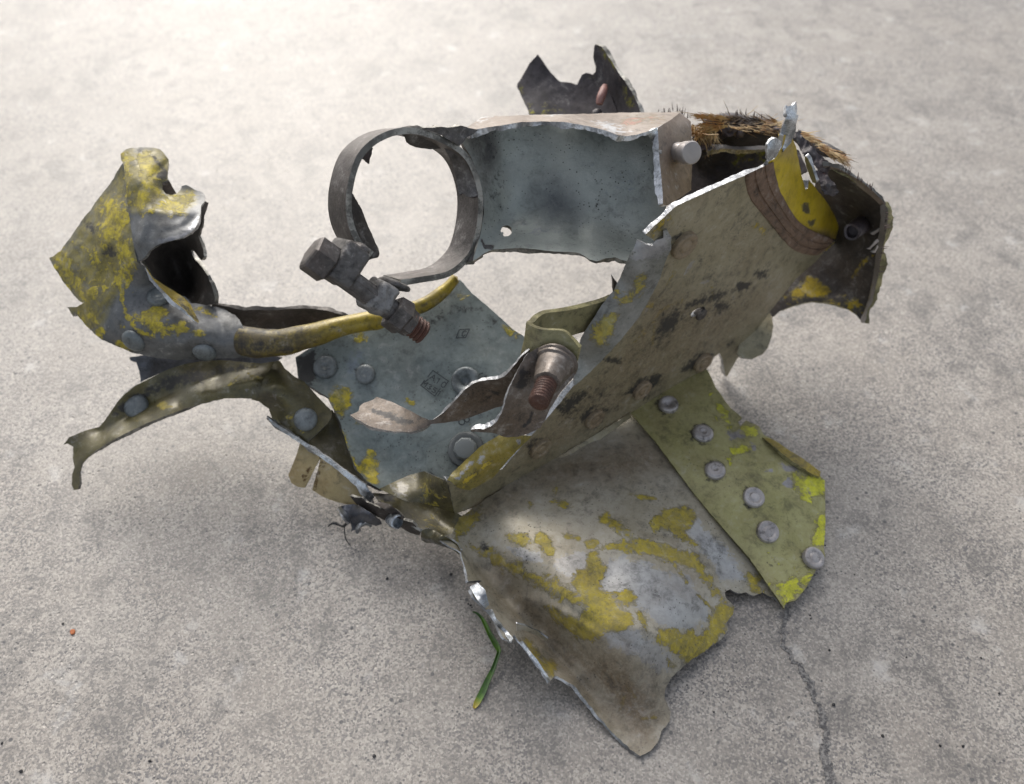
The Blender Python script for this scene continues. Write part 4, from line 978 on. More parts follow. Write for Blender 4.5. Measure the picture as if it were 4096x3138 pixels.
F1_marks = [(p, V('v1', [(400, 800), (560, 640), (720, 640), (760, 900), (700, 1300), (560, 1500), (380, 1440), (230, 1250), (280, 1050)]), 60, .47), (p, V('v1', [(540, 640), (650, 620), (750, 720), (760, 820), (700, 900), (650, 960), (570, 1000), (510, 900), (560, 800)]), 22), (p, V('v1', [(690, 970), (790, 960), (825, 1140), (750, 1300), (650, 1340), (690, 1180), (640, 1100)]), 22, .9), (p, V('v1', [(110, 1120), (190, 1060), (290, 1100), (300, 1260), (400, 1350), (500, 1420), (480, 1500), (380, 1480), (230, 1320)]), 24, .85), (p, V('v1', [(690, 345), (730, 400), (745, 560), (710, 600), (700, 480)]), 12, .7), (p, V('v1', [(380, 780), (470, 740), (530, 640), (470, 820), (540, 960), (560, 1100), (430, 1000)]), 30, .55), (p, V('v1', [(310, 1540), (400, 1500), (520, 1560), (540, 1700), (430, 1720)]), 24, .65),
            (p, V('v1', [(740, 1300), (760, 1350), (715, 1400), (720, 1500), (760, 1600), (830, 1720)]), 5, .8, 'line'), (p, V('v2', [(570, 270), (640, 250), (720, 210), (800, 250), (790, 270), (750, 290), (780, 360), (840, 390), (800, 410), (700, 400), (620, 330)]), 14), (p, V('v2', [(880, 310), (930, 310), (900, 350), (960, 380), (1040, 365), (1050, 385), (980, 415), (870, 390), (780, 380), (690, 390)]), 8, .85), (p, V('v2', [(480, 140), (510, 270), (560, 350), (620, 390), (700, 415)]), 4, .75, 'line'),
            (p, V('v2', [(320, 360), (370, 350), (350, 430), (310, 400)]), 12), (p, V('v2', [(420, 440), (470, 440), (560, 515), (480, 490)]), 10, .85), (p, V('v2', [(460, 340), (510, 340), (490, 360)]), 7, .9), (p, V('v2', [(980, 225), (1060, 240), (1110, 290), (1050, 265)]), 7, .85),
            ('film', ylw, 14, .9), ('worn', V('v1', [(660, 1000), (700, 960), (690, 1060), (640, 1040)]), 8, .8), ('worn', V('v1', [(745, 930), (790, 920), (790, 960), (760, 960)]), 7), ('soot', V('v1', [(360, 790), (440, 820), (510, 870), (480, 930), (400, 870)]), 16, .5), ('soot', V('v1', [(560, 1010), (650, 1040), (700, 1130), (600, 1120), (500, 1090)]), 16, .45)]
F1_marks += rivet_shade(V('v2', [(735, 150), (565, 440), (1040, 515)]), 46)
F1_folds = [(V('v1', [(700, 420), (640, 700), (560, 900), (520, 1200), (420, 1420)]), .9, 22), (V('v1', [(500, 640), (600, 800), (780, 900)]), -.8, 20), (V('v1', [(190, 1070), (330, 1150), (450, 1330), (560, 1500)]), 1.0, 20), (V('v1', [(300, 930), (450, 1000), (640, 1060)]), -.7, 18),
            (V('v2', [(560, 300), (640, 400), (800, 470), (1000, 480)]), .8, 26), (V('v2', [(1100, 240), (1150, 330), (1180, 460)]), -.6, 18)]
wing = sheet('wing_plate', F1_out, F1_ctl, (M['wing'], M['rim']), root, 1.3, 10, 2.8, .5, .06, crease=3.5, marks=F1_marks, folds=F1_folds)
for (x, y), r, k in zip(V('v2', [(735, 150), (565, 440), (1040, 515)]), (4.1, 4.2, 3.9), ('dome', 'round', 'round')):
    rivet('wing_plate', x, y, r, k, 'rivetb')
F2_out = V('v1', [(722, 325), (700, 300), (695, 245), (740, 205), (800, 192), (870, 187), (950, 190), (1030, 205), (1075, 250), (1103, 290), (1098, 380), (1095, 465), (1048, 485), (1052, 540), (1080, 580), (1120, 585), (1170, 578), (1205, 545), (1210, 515), (1250, 508), (1320, 545), (1390, 572), (1408, 590), (1400, 640), (1375, 680), (1368, 740), (1350, 830), (1300, 900), (1230, 945), (1150, 965), (1080, 985), (1000, 1012), (940, 1060), (890, 1120), (845, 1160), (825, 1100), (800, 950), (780, 830), (760, 700), (740, 480)])
F2_ctl = V('v1', [(722, 325, 299), (760, 700, 293), (800, 950, 290), (845, 1160, 291), (695, 245, 301), (870, 190, 303), (1040, 210, 302), (1100, 380, 299), (1050, 540, 296), (1250, 510, 300), (1400, 600, 300), (1360, 760, 292), (1230, 945, 286), (1000, 1015, 286), (900, 1100, 289), (1000, 800, 287), (900, 500, 291), (1150, 720, 291), (860, 700, 290)])
sheet('bent_tongue', F2_out, F2_ctl, (M['wing'], M['rim']), root, 1.5, 9, 2.6, .45, .07, crease=3.5, folds=[(V('v1', [(790, 740), (930, 720), (1100, 735), (1260, 740)]), .9, 18), (V('v1', [(850, 1000), (900, 840), (940, 720)]), .8, 16), (V('v1', [(1100, 300), (980, 420), (830, 560)]), -.8, 20), (V('v1', [(1340, 760), (1240, 850), (1080, 900)]), -.7, 20)], marks=[(p, V('v1', [(840, 270), (900, 210), (970, 270), (1030, 350), (1050, 420), (1000, 440), (940, 460), (1000, 520), (1050, 560), (1020, 610), (940, 620), (900, 690), (860, 730), (820, 720), (830, 600), (860, 500), (850, 380)]), 14), (p, V('v1', [(1030, 650), (1180, 590), (1300, 580), (1320, 640), (1240, 680), (1240, 740), (1100, 735), (920, 730)]), 16, .85), (p, V('v1', [(705, 340), (695, 250), (790, 220), (800, 330), (780, 480), (790, 640), (760, 700), (740, 500)]), 18, .8), (p, V('v1', [(1040, 260), (1090, 290), (1070, 320)]), 8, .9), (p, V('v1', [(800, 600), (900, 700), (1000, 720), (800, 735)]), 20, .6),
      ('worn', V('v1', [(900, 390), (930, 390), (990, 480), (970, 495), (920, 450)]), 6), ('worn', V('v1', [(1000, 960), (1250, 900), (1340, 760), (1360, 740), (1330, 860), (1220, 945), (1050, 990)]), 10), ('worn', V('v1', [(860, 840), (960, 830), (900, 960), (850, 900)]), 18, .7), ('soot', V('v1', [(960, 250), (1080, 360), (1090, 450), (1000, 440), (1040, 380), (980, 310)]), 14, .6), ('soot', V('v1', [(830, 200), (900, 195), (850, 250)]), 10, .5), ('dust_and_shade', V('v1', [(930, 560), (1010, 560), (1000, 700), (940, 690)]), 16, .8), ('film', V('v1', [(690, 200), (1100, 180), (1110, 470), (1060, 580), (1300, 540), (1330, 660), (1240, 740), (800, 740), (720, 700)]), 14, .8)])
sheet('tongue_back', V('v1', [(1040, 470), (1100, 460), (1165, 575), (1190, 640), (1100, 640), (1030, 590)]), V('v1', [(1040, 470, 306), (1100, 460, 307), (1165, 575, 307), (1100, 640, 305), (1030, 590, 305)]), (M['dark'], M['rimdark']), root, 1.2, 11, 1, .2, marks=[('dust_and_shade', V('v1', [(1040, 470), (1180, 470), (1180, 640), (1060, 640)]), 10, .8)])
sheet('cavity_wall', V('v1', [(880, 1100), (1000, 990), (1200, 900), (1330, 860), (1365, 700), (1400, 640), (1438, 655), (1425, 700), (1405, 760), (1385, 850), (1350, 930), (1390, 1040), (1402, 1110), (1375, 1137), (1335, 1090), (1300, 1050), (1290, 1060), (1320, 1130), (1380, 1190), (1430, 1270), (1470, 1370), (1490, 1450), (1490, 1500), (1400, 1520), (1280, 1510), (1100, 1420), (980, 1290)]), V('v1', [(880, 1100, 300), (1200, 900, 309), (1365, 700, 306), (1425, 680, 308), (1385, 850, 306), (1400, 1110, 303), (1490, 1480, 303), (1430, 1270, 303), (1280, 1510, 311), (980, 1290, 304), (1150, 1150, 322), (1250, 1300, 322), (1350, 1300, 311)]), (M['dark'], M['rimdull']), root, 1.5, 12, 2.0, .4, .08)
sheet('torn_spike', V('v1', [(905, 1190), (970, 1285), (1060, 1345), (1150, 1400), (1230, 1450), (1285, 1510), (1320, 1580), (1357, 1650), (1350, 1668), (1310, 1635), (1240, 1560), (1140, 1480), (1040, 1375), (960, 1290)]), V('v1', [(905, 1190, 290), (1060, 1345, 292), (1230, 1450, 295), (1357, 1660, 290), (1240, 1560, 288), (1040, 1375, 287), (1150, 1430, 294)]), (M['yolk'], M['rim']), root, 1.2, 9, 1.8, .3, .1, marks=[('soot', V('v1', [(1200, 1430), (1357, 1660), (1300, 1640), (1150, 1480)]), 20, .55)])
G1_out = V('v2', [(92, 1140), (130, 1092), (230, 1050), (330, 1022), (365, 985), (400, 930), (450, 860), (500, 805), (560, 755), (620, 722), (720, 670), (800, 632), (900, 600), (1000, 582), (1150, 572), (1300, 585), (1420, 595), (1515, 582), (1470, 650), (1425, 720), (1410, 780), (1390, 830), (1330, 832), (1200, 830), (1100, 845), (1000, 872), (900, 902), (800, 940), (700, 978), (600, 1022), (500, 1070), (400, 1124), (310, 1180), (250, 1230), (215, 1275), (200, 1330), (202, 1400), (190, 1440), (160, 1447), (145, 1410), (148, 1340), (165, 1295), (155, 1230), (157, 1155), (120, 1135)])
G1_ctl = V('v2', [(92, 1140, 312), (230, 1050, 312), (400, 930, 309), (500, 805, 309), (620, 722, 310), (800, 632, 311), (1000, 582, 311), (1300, 585, 310), (1515, 582, 308), (340, 1050, 316), (560, 935, 315), (650, 880, 314), (800, 800, 313), (1150, 680, 312), (1400, 620, 311), (250, 1160, 308), (400, 1085, 303), (600, 970, 301), (800, 890, 300), (1000, 810, 299.5), (1200, 750, 299), (1380, 720, 298.5), (200, 1330, 310), (170, 1440, 311), (600, 1022, 306), (900, 902, 305), (1200, 830, 304), (1390, 830, 303), (450, 900, 311), (160, 1200, 314)])
prong = sheet('prong_flange', G1_out, G1_ctl, (M['olive'], M['rimdull']), root, 1.3, 10, 1.6, .12, .05, smooth=.012, folds=[(V('v2', [(340, 1050), (560, 935), (650, 880), (800, 800), (1000, 730), (1150, 680), (1400, 615)]), -1.6, 24), (V('v2', [(170, 1300), (260, 1190), (420, 1090)]), .8, 16)], marks=[(p, V('v2', [(730, 880), (760, 860), (820, 880), (770, 910)]), 8), (p, V('v2', [(540, 970), (560, 960), (600, 980)]), 7, .8), ('dust_and_shade', V('v2', [(130, 1090), (330, 1020), (320, 1080), (150, 1140)]), 12, .5), ('worn', V('v2', [(1310, 770), (1390, 760), (1380, 800), (1330, 800)]), 10, .8), ('soot', V('v2', [(400, 950), (500, 820), (800, 650), (1300, 600), (1400, 610), (1100, 690), (800, 790), (620, 880), (460, 980)]), 26, .45), (p, V('v2', [(1100, 700), (1350, 640), (1380, 700), (1250, 720)]), 30, .45)])
rivet('prong_flange', *V('v2', [(578, 880)])[0], 4.5, 'round', 'rivetb', -.3)
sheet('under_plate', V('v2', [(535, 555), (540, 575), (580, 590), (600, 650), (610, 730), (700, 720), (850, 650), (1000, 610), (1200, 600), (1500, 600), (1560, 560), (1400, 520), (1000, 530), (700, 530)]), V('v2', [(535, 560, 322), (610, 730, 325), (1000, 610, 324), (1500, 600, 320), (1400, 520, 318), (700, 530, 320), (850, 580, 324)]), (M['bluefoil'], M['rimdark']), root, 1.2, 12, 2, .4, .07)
sheet('curled_tab', V('v2', [(1515, 582), (1545, 578), (1580, 630), (1640, 680), (1710, 722), (1760, 775), (1830, 850), (1895, 918), (1893, 955), (1870, 995), (1800, 1060), (1720, 1138), (1650, 1095), (1560, 1040), (1500, 990), (1470, 900), (1400, 850), (1352, 838), (1405, 780), (1425, 720), (1470, 650)]), V('v2', [(1530, 580, 309), (1640, 680, 309), (1760, 775, 309), (1895, 920, 308), (1870, 995, 304), (1720, 1138, 303), (1560, 1040, 305), (1470, 900, 306), (1352, 838, 303), (1425, 720, 302), (1480, 780, 299), (1560, 850, 301), (1660, 930, 303), (1600, 750, 302), (1700, 850, 303)]), (M['olive'], M['rimdull']), root, 1.3, 11, 1.6, .35, .08, marks=[('worn', V('v2', [(1490, 790), (1530, 820), (1520, 870), (1600, 930), (1650, 950), (1560, 900), (1500, 850)]), 8, .8), (p, V('v2', [(1570, 1010), (1720, 1050), (1690, 1060)]), 7, .7), (p, V('v2', [(1560, 960), (1650, 930), (1640, 970)]), 14, .5), ('dust_and_shade', V('v2', [(1600, 650), (1890, 920), (1850, 1000), (1650, 900)]), 25, .35)])
rivet('curled_tab', *V('v2', [(1718, 972)])[0], 4.3, 'round', 'rivetb')

# ---- ring clamp
RC = V('v3', [(930, 712)])[0]
RT0 = 262.0
def rim_pt(vx, vy, off=0.0):
    x, y = V('v3', [(vx, vy)])[0]
    dx, dy = (x - RC[0]) / F * RT0, -(y - RC[1]) / F * RT0
    return pt(x, y, RT0 + .62 * dx - .25 * dy + off)
AX = RT * -8.4 + UP * 3.3 + FWD * 12
AX = AX / np.linalg.norm(AX)
front = [(640, 1060), (560, 985), (505, 880), (478, 760), (472, 650), (482, 560), (510, 455), (565, 345), (650, 262), (740, 214), (830, 194), (920, 186), (1010, 198), (1110, 232), (1210, 292), (1300, 376), (1362, 480), (1396, 600), (1402, 730), (1388, 870), (1352, 1000), (1300, 1085), (1210, 1165), (1100, 1212), (960, 1238), (850, 1248)]
fp = spline([rim_pt(*q) for q in front], 110)
wd = np.interp(np.linspace(0, 1, 110), [0, .1, .3, .5, .85, 1], [13.5, 13.5, 13, 13, 13.5, 12.5])
ringrows = [[fp[i] + AX * wd[i] * u + np.array(noise.noise_vector(Vector(fp[i] * .09))) * .45 for u in np.linspace(0, 1, 7)] for i in range(110)]
band = grid_mesh('clamp_band', [r[::-1] for r in ringrows], M['iron'], root, thick=1.9, rim=M['rimdull'])
for nm, pts_, offs, mt in [
    ('liner_flap', [(820, 208), (845, 225), (870, 250), (882, 285), (905, 305), (960, 322), (1040, 332), (1110, 330), (1150, 312), (1185, 290), (1120, 250), (1040, 215), (940, 198)], [6, 6, 7, 8, 8, 8, 8, 8, 7, 6, 3, 2, 2], 'iron2'),
    ('liner_flap', [(1135, 322), (1175, 295), (1220, 345), (1290, 440), (1340, 530), (1366, 620), (1352, 648), (1322, 655), (1290, 652), (1262, 628), (1238, 642), (1225, 590), (1213, 510), (1190, 425)], [5, 3, 2, 1, 0, 0, 0, 1, 3, 5, 6, 7, 7, 6], 'iron2'),
    ('liner_flap', [(480, 580), (500, 600), (545, 668), (585, 735), (612, 815), (645, 890), (690, 990), (706, 1030), (697, 1055), (650, 1070), (618, 1082), (560, 1000), (505, 890), (482, 760)], [10, 10, 10, 9, 9, 8, 6, 5, 4, 4, 3, 3, 4, 6], 'dark')]:
    q = V('v3', pts_)
    cc = []
    for (vx, vy), (x, y), o_ in zip(pts_, q, offs):
        dx, dy = (x - RC[0]) / F * RT0, -(y - RC[1]) / F * RT0
        cc.append((x, y, RT0 + .62 * dx - .25 * dy + o_))
    sheet(nm, q, cc, (M[mt], M['rimdark']), band, 1.4, 9, 2, .25, .1, smooth=.002, key=nm + str(pts_[0]))
q = [(748, 238), (745, 255), (690, 280), (655, 300), (640, 320), (660, 325), (652, 370), (632, 430), (612, 425), (598, 405), (570, 400), (553, 420), (556, 460), (530, 495), (505, 550), (490, 590), (482, 560), (510, 470), (565, 360), (650, 275)]
qq = V('v3', q)
sheet('rubber_remnant', qq, [(x, y, RT0 + .62 * (x - RC[0]) / F * RT0 + .25 * (y - RC[1]) / F * RT0 + (8 if i < 16 else 4)) for i, (x, y) in enumerate(qq)], (M['soot'], M['rimdark']), band, 1.6, 8, 5, .5, .2, smooth=.01)

def oz(vx, vy, t):
    return P('v3', vx, vy, t)
B0, B1 = oz(262, 1040, 244), oz(985, 1560, 262)
BD = (B1 - B0) / np.linalg.norm(B1 - B0)
BL = np.linalg.norm(B1 - B0)
at_ = lambda vx, vy: float(((vx - 262) * 723 + (vy - 1040) * 520) / (723 ** 2 + 520 ** 2)) * BL
bolt = lathe('clamp_bolt', B0, BD, [(-1.6, 0.8), (-1.6, 4.2), (-1.3, 5.2), (-.7, 5.9), (5.2, 6.0), (5.8, 5.4), (5.9, 3.6), (8, 3.4), (BL * .72, 3.4), (BL * .9, 3.4)], M['iron'], root, sides=6, ref=(.9, -.1, .3), wob=.1, smooth=False)
lathe('clamp_bolt', B0, BD, [(5.0, 3.3), (BL * .55, 3.3), (BL * .8, 3.3)], M['iron2'], root, 20, wob=.3)
ll = BL
lathe('bolt_thread', B0, BD, [(ll * .80 + i * .14, 3.5 if i < 62 else 3.5 - (i - 62) * .35) for i in range(66) if ll * .80 + i * .14 < ll + 1.6], M['rust'], bolt, 26, thread=.28, wob=.12)
lathe('clamp_nut', B0, BD, [(at_(790, 1400) - .6, 4.8), (at_(790, 1400) - .2, 5.5), (at_(790, 1400) + 4.0, 5.6), (at_(790, 1400) + 4.8, 5.0), (at_(790, 1400) + 5.0, 4.4), (at_(790, 1400) + 7.4, 4.2), (at_(790, 1400) + 7.7, 3.6)], M['iron'], root, sides=6, ref=(.5, .8, .1), wob=.3, smooth=False)
side = np.cross(BD, AX)
side /= np.linalg.norm(side)
blob('clamp_lug', oz(455, 1095, 250), (BD, side, AX), (4.2, 6.3, 6.2), M['iron2'], band, 8.0, .45, 1, 34)
blob('clamp_lug', oz(540, 1010, 252), (BD, side, AX), (2.6, 2.4, 6.0), M['iron'], band, 4.0, .4, 7)
blob('clamp_lug', oz(692, 1318, 256), (BD, side, AX), (3.5, 5.4, 5.8), M['pale'], band, 4.5, .8, 4, 34)
blob('clamp_lug', oz(800, 1235, 260), (BD * .8 + side * .2, side, AX), (4.6, 1.5, 5.6), M['iron2'], band, 2.6, .5, 9)
for nm, pts_, o0 in (('bracket_neck', [(1000, 190), (1100, 182), (1180, 184), (1250, 174), (1300, 190), (1370, 200), (1330, 232), (1290, 250), (1262, 290), (1240, 310), (1205, 288), (1110, 236)], -1.0), ('bracket_neck', [(1290, 1090), (1350, 1000), (1392, 930), (1410, 975), (1470, 980), (1455, 1010), (1385, 1052), (1340, 1078)], -1.0)):
    q = V('v3', pts_)
    sheet(nm, q, [(x, y, min(276, RT0 + .62 * (x - RC[0]) / F * RT0 + .25 * (y - RC[1]) / F * RT0 + o0)) for x, y in q], (M['iron2'], M['rimdull']), band, 2.2, 8, 2, .6, .15, smooth=.02, key=nm + str(pts_[0]))


# ---- open box bracket beside the ring
X_out = V('v4', [(55, 690), (120, 655), (300, 600), (700, 590), (1200, 600), (1440, 640), (1485, 820), (1500, 1000), (1530, 1180), (1500, 1350), (1400, 1520), (1260, 1585), (1215, 1575), (1170, 1555), (1110, 1562), (1070, 1575), (1035, 1583), (990, 1572), (955, 1550), (920, 1530), (880, 1520), (800, 1518), (700, 1512), (600, 1498), (500, 1491), (400, 1494), (300, 1502), (240, 1530), (160, 1585), (215, 1400), (240, 1250), (235, 1120), (205, 980), (160, 870)])
X_ctl = V('v4', [(55, 690, 273), (160, 870, 275), (215, 1000, 277), (240, 1200, 277), (200, 1450, 275), (160, 1585, 273), (330, 700, 283), (340, 900, 285.5), (350, 1200, 285.5), (330, 1380, 283), (700, 640, 286), (700, 1000, 287), (700, 1250, 287), (1200, 700, 286), (1200, 1000, 287), (1250, 1250, 287), (1480, 800, 284), (1500, 1150, 285), (500, 1380, 284), (900, 1400, 284), (1200, 1420, 284), (300, 1490, 277), (500, 1485, 276), (800, 1515, 275), (1035, 1583, 272), (1110, 1530, 276), (1260, 1585, 274), (1000, 1500, 277), (700, 1440, 280), (1100, 1450, 281)])
X_marks = [('stain', V('v4', [(620, 1100), (720, 1030), (820, 1080), (900, 1200), (880, 1280), (720, 1290), (650, 1210)]), 75, .95), ('stain', V('v4', [(240, 700), (310, 680), (330, 850), (290, 900), (240, 860)]), 26, .7), ('dust_and_shade', V('v4', [(60, 690), (300, 640), (340, 800), (330, 900), (260, 1100), (230, 1300), (200, 1000), (150, 870)]), 30, .9), ('soot', V('v4', [(240, 760), (320, 680), (340, 860), (270, 900)]), 24, .26), ('soot', V('v4', [(290, 960), (380, 930), (390, 1100), (280, 1240), (260, 1100)]), 30, .28), ('worn', V('v4', [(500, 1320), (700, 1330), (760, 1370), (560, 1390)]), 25, .75), ('worn', V('v4', [(1050, 950), (1250, 920), (1300, 1080), (1150, 1150)]), 60, .6)]
box = sheet('box_web', X_out, X_ctl, (M['box'], M['rimdull']), root, 1.4, 12, 1.8, .25, .06, marks=X_marks, holes=[V('v4', [(358, 1368), (368, 1345), (385, 1332), (410, 1330), (432, 1345), (440, 1368), (432, 1392), (410, 1407), (385, 1408), (375, 1400), (380, 1380), (362, 1378)])])
sheet('box_top_flange', V('v4', [(95, 650), (130, 630), (185, 590), (215, 568), (300, 555), (420, 556), (560, 548), (800, 544), (1000, 541), (1200, 533), (1400, 531), (1625, 531), (1640, 545), (1560, 590), (1462, 640), (1385, 672), (1320, 690), (1250, 700), (1185, 690), (1090, 655), (960, 625), (800, 598), (650, 596), (500, 600), (350, 625), (220, 645), (150, 660)]), V('v4', [(95, 650, 271), (215, 568, 283), (560, 548, 287), (1000, 541, 289), (1400, 531, 290), (1640, 545, 289), (1462, 640, 270), (1250, 700, 268), (1090, 655, 268), (800, 598, 268), (500, 600, 268), (220, 645, 269.5), (1300, 600, 278), (700, 570, 277)]), (M['taupe'], M['edge']), root, 1.9, 10, 1.2, .25, .08, marks=[(p, V('v4', [(1230, 590), (1300, 565), (1420, 560), (1500, 575), (1400, 595), (1280, 600)]), 14, .8), ('worn', V('v4', [(990, 600), (1100, 590), (1250, 640), (1300, 660), (1200, 690), (1080, 650)]), 16, .75), ('worn', V('v4', [(560, 545), (800, 545), (700, 560)]), 6, .8), ('worn', V('v4', [(200, 560), (350, 560), (300, 590), (150, 640)]), 14, .7)])
E_out = V('v4', [(1468, 640), (1550, 590), (1625, 535), (1670, 570), (1703, 595), (1708, 700), (1712, 900), (1705, 1080), (1620, 1140), (1535, 1190), (1508, 1180), (1500, 1050), (1485, 900), (1478, 800)])
E_ctl = V('v4', [(1468, 640, 269), (1625, 535, 286), (1703, 595, 287), (1712, 900, 287), (1705, 1080, 287), (1535, 1190, 270), (1500, 1050, 269), (1485, 850, 269), (1600, 850, 279)])
endf = sheet('box_end_flange', E_out, E_ctl, (M['taupe'], M['edge']), root, 1.9, 10, 1.5, .25, .08, marks=[('dust_and_shade', V('v4', [(1500, 600), (1600, 560), (1560, 1000), (1500, 900)]), 30, .6), ('worn', V('v4', [(1520, 900), (1690, 900), (1690, 1080), (1540, 1160)]), 40, .4)])
sheet('box_corner', V('v4', [(1388, 676), (1425, 655), (1466, 638), (1476, 700), (1480, 812), (1462, 805), (1440, 770), (1420, 720)]), V('v4', [(1388, 676, 268), (1466, 638, 268), (1480, 812, 268), (1440, 770, 271)]), (M['silver'], M['rim']), root, 1.2, 8, 1.5, .3, .2)
s0, s1 = P('v4', 1600, 812, 279), P('v4', 1712, 818, 270)
sd = s1 - s0
sdl = np.linalg.norm(sd)
lathe('flange_stud', s0, sd, [(-1, 3.3), (sdl * .45, 3.1), (sdl * .5, 2.7), (sdl * .54, 2.7), (sdl * .58, 3.6), (sdl * .95, 3.7), (sdl, 3.4), (sdl, 1)], M['rivet'], endf, 26, wob=.25)

# ---- clip bracket on the channel flange
def U_clip():
    top = [(1770, 70, 279), (1700, 95, 277), (1500, 155, 273), (1250, 205, 268), (1120, 225, 264), (1040, 262, 260), (1000, 310, 256), (975, 340, 253), (1080, 395, 250), (1200, 415, 249), (1335, 430, 248), (1410, 500, 248), (1480, 585, 248)]
    dn = [(1770, 330, 287), (1700, 355, 285), (1500, 400, 281), (1250, 470, 276), (1120, 500, 272), (1040, 560, 266), (980, 640, 261), (905, 690, 258), (1010, 760, 255), (1130, 790, 254), (1270, 830, 253), (1350, 840, 253), (1440, 800, 252)]
    a = spline([P('w2', *q) for q in top], 60)
    b = spline([P('w2', *q) for q in dn], 60)
    rows = [[a[i] + (b[i] - a[i]) * u for u in np.linspace(0, 1, 12)] for i in range(60)]
    return grid_mesh('clip_bracket', [r for r in rows], M['brass'], root, thick=1.9, wob=.3, rim=M['rimwarm'])
clip = U_clip()
C2_out = V('w2', [(1000, 628), (1080, 580), (1150, 590), (1200, 605), (1290, 640), (1370, 710), (1418, 790), (1438, 838), (1400, 895), (1330, 970), (1260, 1070), (1200, 1170), (1160, 1260), (1110, 1345), (1000, 1400), (900, 1435), (790, 1440), (710, 1420), (640, 1395), (560, 1392), (445, 1385), (440, 1372), (480, 1360), (560, 1362), (640, 1330), (700, 1275), (738, 1200), (768, 1110), (800, 1000), (840, 905), (880, 820), (930, 720), (965, 660)])
C2_ctl = V('w2', [(1000, 628, 250), (1200, 605, 250), (1438, 838, 251), (1260, 1070, 254), (1110, 1345, 259), (900, 1435, 260), (710, 1420, 256), (440, 1378, 252), (640, 1330, 251), (738, 1200, 250), (800, 1000, 249), (880, 820, 248.5), (1000, 1000, 252), (900, 1250, 256), (1150, 800, 251)])
sheet('strap_clip', C2_out, C2_ctl, (M['strap'], M['edge']), root, 1.5, 8, 2.5, .4, .1, marks=[('soot', V('w2', [(930, 740), (1000, 800), (1000, 950), (900, 1000), (850, 950)]), 16, .6), ('dust_and_shade', V('w2', [(800, 1050), (1150, 1000), (1100, 1340), (800, 1430), (640, 1380)]), 25, .55), ('worn', V('w2', [(900, 1000), (1060, 1050), (1000, 1250), (880, 1200)]), 22, .5), ('soot', V('w2', [(1030, 1210), (1000, 1290), (950, 1330)]), 6, .8, 'line')])
C1_out = V('w1', [(1545, 585), (1490, 630), (1450, 680), (1410, 730), (1370, 770), (1330, 785), (1270, 790), (1200, 800), (1150, 825), (1100, 865), (1050, 920), (1000, 975), (950, 1020), (905, 1055), (870, 1060), (820, 1040), (760, 1008), (700, 978), (640, 948), (580, 925), (515, 905), (490, 925), (430, 945), (400, 968), (395, 1000), (332, 1026), (380, 1055), (400, 1062), (450, 1095), (500, 1112), (570, 1128), (640, 1138), (740, 1142), (790, 1130), (840, 1112), (880, 1088), (940, 1082), (1000, 1075), (1080, 1062), (1150, 1042), (1230, 1010), (1310, 980), (1400, 955), (1450, 900), (1500, 820), (1540, 700)])
C1_ctl = V('w1', [(1545, 585, 252), (1370, 770, 255), (1200, 800, 258), (1050, 920, 258), (905, 1055, 260), (700, 978, 272), (515, 905, 277), (332, 1026, 272), (500, 1112, 267), (740, 1142, 262), (860, 1100, 260), (1000, 1075, 264), (1150, 1042, 266), (1400, 955, 266), (1480, 850, 262), (1300, 880, 263), (1150, 950, 263), (600, 1030, 270)])
sheet('strap_clip', C1_out, C1_ctl, (M['strap'], M['edge']), root, 1.6, 8, 1.8, .3, .08, key='strap_clip2', marks=[('dust_and_shade', V('w1', [(330, 1020), (515, 905), (880, 1060), (740, 1142), (500, 1112)]), 20, .6), ('soot', V('w1', [(440, 975), (600, 1010), (780, 1080), (700, 1085), (560, 1040)]), 14, .6), ('dust_and_shade', V('w1', [(890, 1060), (1100, 870), (1360, 790), (1400, 950), (1000, 1080)]), 25, .7), ('soot', V('w1', [(1270, 860), (1340, 870), (1330, 890)]), 12, .7), ('soot', V('w1', [(1240, 900), (1290, 900), (1270, 910)]), 8, .7)])
n0 = P('w2', 1245, 745, 251)
n1 = P('w2', 1092, 1100, 237)
ND = (n1 - n0) / np.linalg.norm(n1 - n0)
NL = np.linalg.norm(n1 - n0)
lathe('washer', n0, ND, [(-1.4, 6.4), (-.9, 6.8), (-.4, 6.7), (0, 6.3), (.1, 5)], M['strap'], root, 36, wob=.3)
cb = lathe('clip_bolt', n0, ND, [(NL * .42 + i * .14, 2.95) for i in range(int(NL * .58 / .14))] + [(NL + .2, 2.7), (NL + .5, 2.1), (NL + .6, .4)], M['rust'], root, 24, thread=.2, wob=.1)
lathe('clip_nut', n0, ND, [(-.2, 6.2), (.8, 6.1), (1.2, 5.4), (3.2, 5.1), (4.0, 4.6), (NL * .42, 4.3), (NL * .52, 4.0), (NL * .54, 3.0)], M['strap'], root, 28, wob=.45)

# ---- rear right: dark boxed-in skin, laminated edge, singed insulation
H_out = V('v5', [(1165, 540), (1230, 560), (1330, 610), (1430, 680), (1520, 755), (1572, 800), (1562, 880), (1548, 960), (1532, 1060), (1515, 1160), (1500, 1280), (1480, 1370), (1460, 1450), (1435, 1520), (1418, 1570), (1390, 1535), (1330, 1495), (1250, 1460), (1180, 1445), (1100, 1440), (1020, 1450), (940, 1475), (880, 1500), (830, 1540), (700, 1600), (650, 1500), (800, 1250), (1000, 1000), (1090, 800), (1110, 650)])
H_ctl = V('v5', [(1165, 540, 9.3), (1572, 800, 8.0), (1532, 1060, 6.0), (1480, 1370, 4.0), (1418, 1570, 2.8), (1250, 1460, 3.0), (1100, 1440, 2.9), (830, 1540, 2.3), (650, 1520, 2.2), (800, 1250, 3.2), (1000, 1000, 4.2), (1110, 650, 7.4), (1300, 900, 5.6), (1200, 1200, 3.9), (1250, 1380, 3.1), (1350, 1100, 5.0)])
